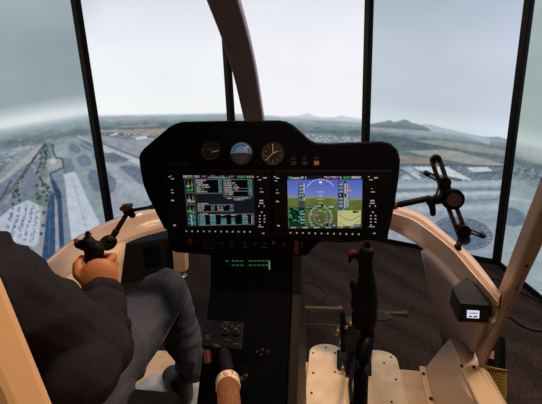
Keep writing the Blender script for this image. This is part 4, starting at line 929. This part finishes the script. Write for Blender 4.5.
def slotbar(name, p, q, hw, slots, parent, m=bronze):
    hw *= 1.12
    """flat bar with long slots, p and q in pixels, drawn on the plane y=TY"""
    P_, Q_ = ay(*p, TY), ay(*q, TY); d = (Q_-P_); L = d.length; d.normalize(); n = Vector((0, 1, 0)); s = d.cross(n).normalized()
    bm = bmesh.new(); w = hw; e = hw*.70
    prism(bm, [P_+s*w, P_+s*(w-e), Q_+s*(w-e), Q_+s*w], n*.009); prism(bm, [P_-s*w, P_-s*(w-e), Q_-s*(w-e), Q_-s*w], n*.009)
    for t0, t1 in slots:
        a, b = P_+d*L*t0, P_+d*L*t1; prism(bm, [a+s*w*.6, b+s*w*.6, b-s*w*.6, a-s*w*.6], n*.009)
    for c, sg in ((P_, -1), (Q_, 1)):
        pts = [c+d*sg*w*math.sin(t)+s*w*math.cos(t) for t in [math.pi*k/10 for k in range(11)]]; prism(bm, pts, n*.009)
    return obj(name, bm, m, parent)
slotbar('slotted_bar', (436, 160), (445, 187), .0135, [(-.1, .12), (.88, 1.0)], th_); slotbar('slotted_bar', (446, 190), (465, 240), .0135, [(0, .38), (.68, .78), (.95, 1)], th_)
slotbar('claw_arm', (429, 174.5), (441, 181), .006, [(0, .1), (.9, 1)], th_); slotbar('claw_arm', (442, 184), (438, 197), .006, [(0, .1), (.9, 1)], th_)
slotbar('claw_arm', (464, 229), (481, 235.5), .006, [(0, .1), (.9, 1)], th_); slotbar('claw_arm', (462.5, 232), (459, 246), .006, [(0, .1), (.9, 1)], th_)
for x, y, r_h, m_ in [(444, 182.5, .0165, rubber), (452.5, 199, .030, rubber), (463, 231, .019, rubber)]:
    bm = bmesh.new(); c = ay(x, y, TY-.004); disc(bm, c, (0, -1, .1), r_h, .014, 32, r_h*.92); kb = obj('clamp_disc', bm, m_, th_, smooth='auto')
    if r_h > .025: bm = bmesh.new(); disc(bm, c+Vector((0, -.0138, .001)), (0, -1, .1), r_h*.62, .002, 28); obj('disc_cap', bm, bronze, kb, label='bronze disc cap')
for x, y in [(427.5, 174), (483, 236), (458.8, 248.5), (437.5, 198)]:
    bm = bmesh.new(); c = ay(x, y, TY-.004); capsule(bm, c, .0075, c+Vector((0, .018, 0)), .0075); obj('rubber_claw', bm, rubber, th_, smooth=True)

# ------------------------------------------------------------------ black box with small lit readout
Y0 = .97
bxp = [ay(460.5, 303, Y0), ay(490, 305.5, Y0), ay(487.5, 323, Y0), ay(458, 322, Y0), ay(452, 288, 1.04), ay(449.2, 303, 1.05), ay(466, 276, 1.12), ay(494, 297, 1.09), ay(491, 304, 1.0), ay(490, 318, 1.06)]
t = empty('readout_box', sum(bxp, Vector())/10, 'angular black box with small lit white readout on the right wall', 'electronic box')
bm = bmesh.new(); hull(bm, bxp); obj('box_body', bm, mat('speaker_plastic', (24, 23, 28), .5, spec=.3), t, bevel=.004)
fn = (bxp[1]-bxp[0]).cross(bxp[3]-bxp[0]).normalized(); fn = fn if fn.y < 0 else -fn
def bxq(x, y, h=0): d = ray(x, y); return CAM+d*((bxp[0]-CAM).dot(fn)/d.dot(fn))+fn*h
bm = bmesh.new(); prism(bm, [bxq(467, 310, .0003), bxq(479.2, 310.6, .0003), bxq(478.8, 318, .0003), bxq(466.8, 317.4, .0003)], fn*.002); sc_ = obj('lit_readout', bm, mat('lcd_white', (200, 205, 220), .4, emit=(206, 212, 235), es=.95), t)
bm = bmesh.new()
for x0, y0, w in [(469, 312, 1.2), (471.2, 312, 1), (473, 312, 1.6), (475.6, 312.2, 1.4), (468.6, 315.3, 3.2), (473, 315.5, 4)]:
    prism(bm, [bxq(x0, y0, .0024), bxq(x0+w, y0, .0024), bxq(x0+w, y0+1.3, .0024), bxq(x0, y0+1.3, .0024)], fn*.0004)
obj('readout_digits', bm, mat('lcd_ink', (110, 115, 150), .5), sc_)
for x, y in [(466.5, 279.5), (462, 298.5), (488, 300)]:
    bm = bmesh.new(); tp = (bxp[6]-bxp[0]).cross(bxp[4]-bxp[0]).normalized(); tp = tp if tp.z > 0 else -tp; d = ray(x, y); c = CAM+d*((bxp[0]-CAM).dot(tp)/d.dot(tp)); disc(bm, c, tp, .0035, .002, 10); obj('box_screw', bm, rubber, t)

# ------------------------------------------------------------------ bottle in a net holder outside the sill
bt, bb = Vector((.625, 1.24, .46)), Vector((.60, 1.20, .26)); bd = (bt-bb).normalized()
cc = ax(495, 385, .60); ct = ax(495.5, 340, .62)
axv = (ct-cc).normalized()
t = empty('net_holder', cc-axv*.06, 'yellow net holder hanging outside the right door sill', 'net holder')
rB = .036
bm = bmesh.new(); seg, rws_ = 26, 12; x_, y_ = frame_of(axv)
base = cc-axv*.10; top = ax(495, 368, .605)
hgt = (top-base).length
for s in range(seg):
    for sg in (1, -1):
        pts = []
        for k in range(13):
            t_ = 2*math.pi*s/seg+sg*k/12*1.7; rr_ = .0365*(.72+.28*min(1, k/6)); pts.append(base+axv*hgt*k/12+(x_*math.cos(t_)+y_*math.sin(t_))*rr_)
        tube(bm, pts, .0013, 5, cap=False)
obj('net', bm, yellow_m, t)
bm = bmesh.new()
rim_pts = [top+(x_*math.cos(2*math.pi*k/24)+y_*math.sin(2*math.pi*k/24))*.037 for k in range(25)]; tube(bm, rim_pts, .003, 8); obj('net_hoop', bm, yellow_m, t, smooth=True)
bot = empty('bottle', base+axv*.02, 'black cylinder with a small paper label standing in the yellow net', 'bottle')
bm = bmesh.new(); tube(bm, [base+axv*.015, base+axv*.02, top+axv*.10, top+axv*.118, top+axv*.128], [.026, .034, .034, .030, .012], 32); obj('bottle_body', bm, black2, bot, smooth='auto')
tv = (CAM-top).normalized(); lb = top+axv*.045; tn = (tv-axv*tv.dot(axv)).normalized(); tgn = axv.cross(tn)
LS = -1 if tgn.dot(Rv) > 0 else 1
bm = bmesh.new(); g0 = [[lb+axv*h+(tn*math.cos(a)+tgn*math.sin(a))*.0347 for a in [(LS*(.1+.1*k)) for k in range(7)]] for h in (-.014, .014)]; loft(bm, g0); obj('paper_label', bm, paper_m, bot)

# ------------------------------------------------------------------ cables on the carpet
def cable(pts, lab, r=.006, grp=None):
    bm = bmesh.new(); tube(bm, smooth_curve([az(x, y, ZC+r) for x, y in pts], 8), r, 8); o = obj('cable', bm, cable_m, smooth=True); tag(o, lab, 'cable', grp)
cable([(300, 281), (314, 284), (321, 288), (326, 293), (323, 299), (313, 306), (308, 312)], 'thin black cable curling on carpet behind the pedals', .005)
cable([(477, 266), (490, 268), (500, 274), (507, 283), (513, 290)], 'black cable on carpet close below the right screen seam', .008)
cable([(470, 290), (484, 281), (497, 279), (508, 286), (530, 296), (560, 310)], 'black cable crossing carpet behind the right door pillar', .008)
cable([(498, 309), (512, 318), (526, 327), (545, 331), (575, 332)], 'black cable curving over carpet right of the door pillar', .010)

# ------------------------------------------------------------------ seats
def seat(x0, x1, y0, y1, ztop, lab):
    t = empty('pilot_seat', ((x0+x1)/2, (y0+y1)/2, 0), lab, 'seat', 'black pilot seats side by side')
    bm = bmesh.new(); box(bm, ((x0+x1)/2, (y0+y1)/2, ztop-.05), (x1-x0, y1-y0, .10)); obj('seat_cushion', bm, seat_m, t, bevel=.03, seg=5, smooth=True)
    bm = bmesh.new(); box(bm, ((x0+x1)/2, (y0+y1)/2, (ztop-.1)/2+.002), (x1-x0-.06, y1-y0-.14, ztop-.1)); obj('seat_base', bm, black2, t, bevel=.01)
    bm = bmesh.new(); box(bm, ((x0+x1)/2, y0-.02, ztop+.28), (x1-x0-.02, .1, .62), Matrix.Rotation(math.radians(10), 3, 'X')); obj('backrest', bm, seat_m, t, bevel=.035, seg=5, smooth=True)
seat(-.92, -.46, .18, .905, .355, 'black pilot seat under the person in charcoal sweater and jeans')
seat(-.16, .32, -.55, .50, .40, 'black pilot seat at the bottom edge behind the free control stick')

# ------------------------------------------------------------------ person in the left seat
per = empty('person', (-.7, .45, .355), 'person in charcoal sweater and blue jeans seated left, right hand on black stick', 'person')
shR = ay(-30, 276, .50); elR = ay(98, 350, .62); wrR = ay(98, 294, .765)
shL = Vector((-1.0, .42, .90)); elL = Vector((-1.0, .62, .64)); wrL = Vector((-.92, .86, .62))
pel = Vector((-.70, .34, .47)); chest = Vector((-.77, .42, .80)); neck = Vector((-.78, .42, .99)); headc = Vector((-.79, .46, 1.14))
knR = ay(164, 292, 1.13); hipR = Vector((-.64, .40, .46)); anR = az(193, 366, .16)
hipL = Vector((-.80, .40, .46)); knL = Vector((-.98, .98, .56)); anL = Vector((-.93, 1.2, .14))
# body: head, neck, hands, one continuous skin under the clothes
gaxis = (hd2-md2).normalized(); gcen = ay(93, 270, .785)
bm = bmesh.new()
ellip(bm, headc, (.074, .095, .112)); ellip(bm, headc+Vector((0, .03, -.06)), (.055, .06, .05)); capsule(bm, neck-Vector((0, 0, .05)), .055, headc-Vector((0, .01, .07)), .05)
capsule(bm, headc+Vector((0, .093, .005)), .010, headc+Vector((0, .112, -.025)), .014); ellip(bm, headc+Vector((0, .09, -.06)), (.026, .012, .008))
for s in (-1, 1): ellip(bm, headc+Vector((s*.076, 0, -.01)), (.012, .018, .03))
capsule(bm, neck, .05, chest, .07); capsule(bm, chest, .08, pel, .09)
for sh, e, w in ((shR, elR, wrR), (shL, elL, wrL)):
    capsule(bm, chest+Vector((0, 0, .05)), .045, sh-Vector((0, 0, .02)), .036); capsule(bm, sh-Vector((0, 0, .02)), .036, e, .032); capsule(bm, e, .036, w, .027)
for hp, kn_, an in ((hipR, knR, anR), (hipL, knL, anL)):
    capsule(bm, pel, .08, hp, .075); capsule(bm, hp, .07, kn_, .05); capsule(bm, kn_, .05, an, .038)
# right hand round the stick: palm behind (towards camera), thumb on the left, fingers wrap right and away
tc_ = (CAM-gcen); tc_ = (tc_-gaxis*tc_.dot(gaxis)).normalized(); rg = gaxis.cross(tc_).normalized()
if rg.dot(Rv) < 0: rg = -rg
pc = gcen+tc_*.026+rg*.012-gaxis*.014
ellip(bm, pc, (.046, .048, .020), Matrix((rg, gaxis, tc_)).transposed())
capsule(bm, wrR, .028, pc-gaxis*.018, .029)
for i in range(4):
    base_ = gcen+rg*.046+tc_*(.018)+gaxis*(.026-.020*i); 
    k1 = gcen+rg*(.052-[.0, -.002, .0, .004][i])-tc_*.008+gaxis*(.027-.021*i); k2 = gcen+rg*.032-tc_*.038+gaxis*(.024-.021*i); k3 = gcen+rg*.004-tc_*.038+gaxis*(.022-.021*i)
    finger(bm, [pc+rg*.012+gaxis*(.024-.016*i)+tc_*.002, base_, k1, k2, k3], .0112, .008)
tb0 = pc-rg*.030-gaxis*.004; finger(bm, [tb0, tb0-rg*.016+gaxis*.018-tc_*.006, tb0-rg*.016+gaxis*.038-tc_*.020, tb0-rg*.004+gaxis*.050-tc_*.036], .0145, .0105)
# left hand resting on the thigh
pcl = wrL+Vector((.03, .07, .0)); ellip(bm, pcl, (.042, .05, .018)); capsule(bm, wrL, .026, pcl, .022)
for i in range(4):
    b_ = pcl+Vector((-.03+.02*i, .035, 0)); L_ = [.06, .072, .076, .068][i]; finger(bm, [b_, b_+Vector((0, L_*.5, .004)), b_+Vector((.002, L_*.85, -.012)), b_+Vector((.003, L_*1.1, -.028))], .0095, .0075)
finger(bm, [pcl+Vector((.034, -.02, 0)), pcl+Vector((.055, .01, -.004)), pcl+Vector((.062, .04, -.012))], .012, .009)
organic('body', bm, skin_m, per, .0038, 4)
# hair, eyes
bm = bmesh.new(); ellip(bm, headc+Vector((0, -.018, .028)), (.084, .096, .102)); ellip(bm, headc+Vector((0, -.06, -.02)), (.07, .05, .07)); organic('hair', bm, hair_m, per, .006, 3, .004, 40)
for s in (-1, 1):
    bm = bmesh.new(); ellip(bm, headc+Vector((s*.03, .086, .008)), (.013, .009, .009)); obj('eye', bm, mat('eye_white', (230, 225, 220), .2), per, smooth=True)
# sweater
bm = bmesh.new()
capsule(bm, Vector((-.69, .33, .52)), .155, Vector((-.76, .40, .80)), .150); ellip(bm, Vector((-.77, .42, .86)), (.21, .12, .11)); ellip(bm, Vector((-.66, .36, .62)), (.17, .17, .14))
capsule(bm, neck-Vector((0, 0, .05)), .075, neck-Vector((0, 0, .015)), .066)
for sh, e, w in ((shR, elR, wrR), (shL, elL, wrL)):
    capsule(bm, chest+Vector((0, 0, .07)), .095, sh, .084)
    capsule(bm, sh, .086, e, .066); cu = w.lerp(e, .06); capsule(bm, e, .066, e.lerp(cu, .55), .054); capsule(bm, e.lerp(cu, .5), .056, cu, .037)
m1 = shR.lerp(elR, .45)
ellip(bm, ay(22, 297, .56), (.073, .07, .07)); ellip(bm, ay(58, 308, .60), (.056, .05, .052)); ellip(bm, ay(80, 372, .56), (.07, .08, .075)); ellip(bm, Vector((-.62, .44, .58)), (.13, .14, .14))
fd_ = (elR-wrR).normalized()
for t_, off, r_f, tl in [(.14, .0, .046, .3), (.30, .004, .052, -.4), (.44, .0, .056, .5), (.60, .004, .061, -.3), (.8, 0, .067, .35)]:
    c_ = wrR.lerp(elR, t_); nn_ = (fd_+Vector((tl, .1, tl*.5))).normalized(); x_, y_ = frame_of(nn_)
    tube(bm, [c_+(x_*math.cos(2*math.pi*k/24)+y_*math.sin(2*math.pi*k/24))*r_f for k in range(25)], .0105, 8)
organic('sweater', bm, sweater_m, per, .005, 3, .010, 9)
bm = bmesh.new(); cu = wrR.lerp(elR, .02); x_, y_ = frame_of((elR-wrR)); dv_ = (elR-wrR).normalized()
tube(bm, [cu, cu+dv_*.006, cu+dv_*.04, cu+dv_*.05], [.034, .039, .042, .040], 28, cap=False); solid(obj('sweater_cuff', bm, sweater_m, per, smooth=True), .004, 0)
# jeans
bm = bmesh.new()
ellip(bm, pel+Vector((0, .0, .02)), (.18, .15, .12))
for hp, kn_, an in ((hipR, knR, anR), (hipL, knL, anL)):
    capsule(bm, pel, .11, hp, .10); capsule(bm, hp, .105, hp.lerp(kn_, .6), .095); capsule(bm, hp.lerp(kn_, .6), .095, kn_, .079); capsule(bm, kn_, .079, kn_.lerp(an, .4), .073); capsule(bm, kn_.lerp(an, .4), .073, an, .060)
organic('jeans', bm, jeans_m, per, .006, 4, .009, 10)
# outer seam of the right thigh
sd = (knR-hipR).normalized(); sx_ = sd.cross(Vector((0, 0, 1))).normalized()
jeans = bpy.data.objects['jeans']
from mathutils.bvhtree import BVHTree
jb = bmesh.new(); jb.from_mesh(jeans.data); jb.transform(wm(jeans)); bvh = BVHTree.FromBMesh(jb)
def on_jeans(pts, off=.001):
    out = []
    for x, y in pts:
        h = bvh.ray_cast(CAM, ray(x, y).normalized())
        if h[0] is not None: out.append(h[0]+h[1]*off)
    return out
denim_thread = mat('denim_seam', (104, 104, 112), .9)
for pts in ([(186, 290), (184, 300), (179, 312), (171, 326), (162, 342), (154, 358), (147, 374), (141, 390), (136, 404)], [(189, 291), (187, 301), (182, 313), (174, 328), (165, 344), (157, 360), (150, 376), (144, 392)]):
    q = on_jeans(pts)
    if len(q) > 3:
        bm = bmesh.new(); tube(bm, smooth_curve(q, 6), .0022, 6); obj('side_seam', bm, denim_thread, jeans, smooth=True)
jb.free()
# shoes
def shoe(an, toe, nm='shoe'):
    d = (toe-an); d.z = 0; L = d.length; d.normalize(); s = Vector((-d.y, d.x, 0)); g0 = Vector((an.x, an.y, .03))
    rot = Matrix((s, d, Vector((0, 0, 1)))).transposed()
    bm = bmesh.new(); capsule(bm, an, .048, an+Vector((0, 0, -.06)), .046); ellip(bm, g0+Vector((0, 0, .03))+d*.0, (.042, .06, .05), rot); ellip(bm, g0+d*.09+Vector((0, 0, .015)), (.046, .09, .04), rot); ellip(bm, g0+d*.16+Vector((0, 0, .005)), (.05, .055, .035), rot)
    o = organic(nm, bm, shoe_m, per, .005, 3)
    bm = bmesh.new(); pts = []
    for k in range(24):
        t_ = 2*math.pi*k/24; y_s = math.sin(t_); w_s = .044+.008*y_s; pts.append(Vector((g0.x, g0.y, .014))+d*(.075+y_s*.135)+s*math.cos(t_)*w_s)
    prism(bm, pts, (0, 0, .018)); obj('sole', bm, sole_m, o, bevel=.003)
shoe(az(181, 383, .11), az(162, 345, .05)); shoe(anL, anL+Vector((-.05, .2, 0)))

# ------------------------------------------------------------------ light
def area(name, loc, target, size, power, col, sy=None):
    l = bpy.data.lights.new(name, 'AREA'); l.energy = power; l.size = size; l.color = [lin(v) for v in col]
    if sy: l.shape = 'RECTANGLE'; l.size_y = sy
    o = bpy.data.objects.new(name, l); COL.objects.link(o); o.location = loc
    o.rotation_euler = (Vector(target)-Vector(loc)).to_track_quat('-Z', 'Y').to_euler()
area('warm_lamp_or_fill', (1.45, 1.35, 2.8), (.2, 1.2, 0), .8, 74, (255, 219, 180))
area('warm_lamp_or_fill', (.1, 1.45, 2.8), (-.1, 1.3, .5), .8, 30, (255, 216, 180))
area('warm_lamp_or_fill', (-.1, -1.0, 2.8), (-.3, .3, .7), .5, 15, (255, 206, 160))  # added fill light behind the camera, not a fitting of the room
w = bpy.data.worlds.new('world'); SC.world = w; w.use_nodes = True
w.node_tree.nodes['Background'].inputs['Color'].default_value = (.02, .02, .03, 1); w.node_tree.nodes['Background'].inputs['Strength'].default_value = .3
SC.view_settings.view_transform = 'Standard'; SC.view_settings.look = 'None'; SC.view_settings.exposure = 0; SC.view_settings.gamma = 1
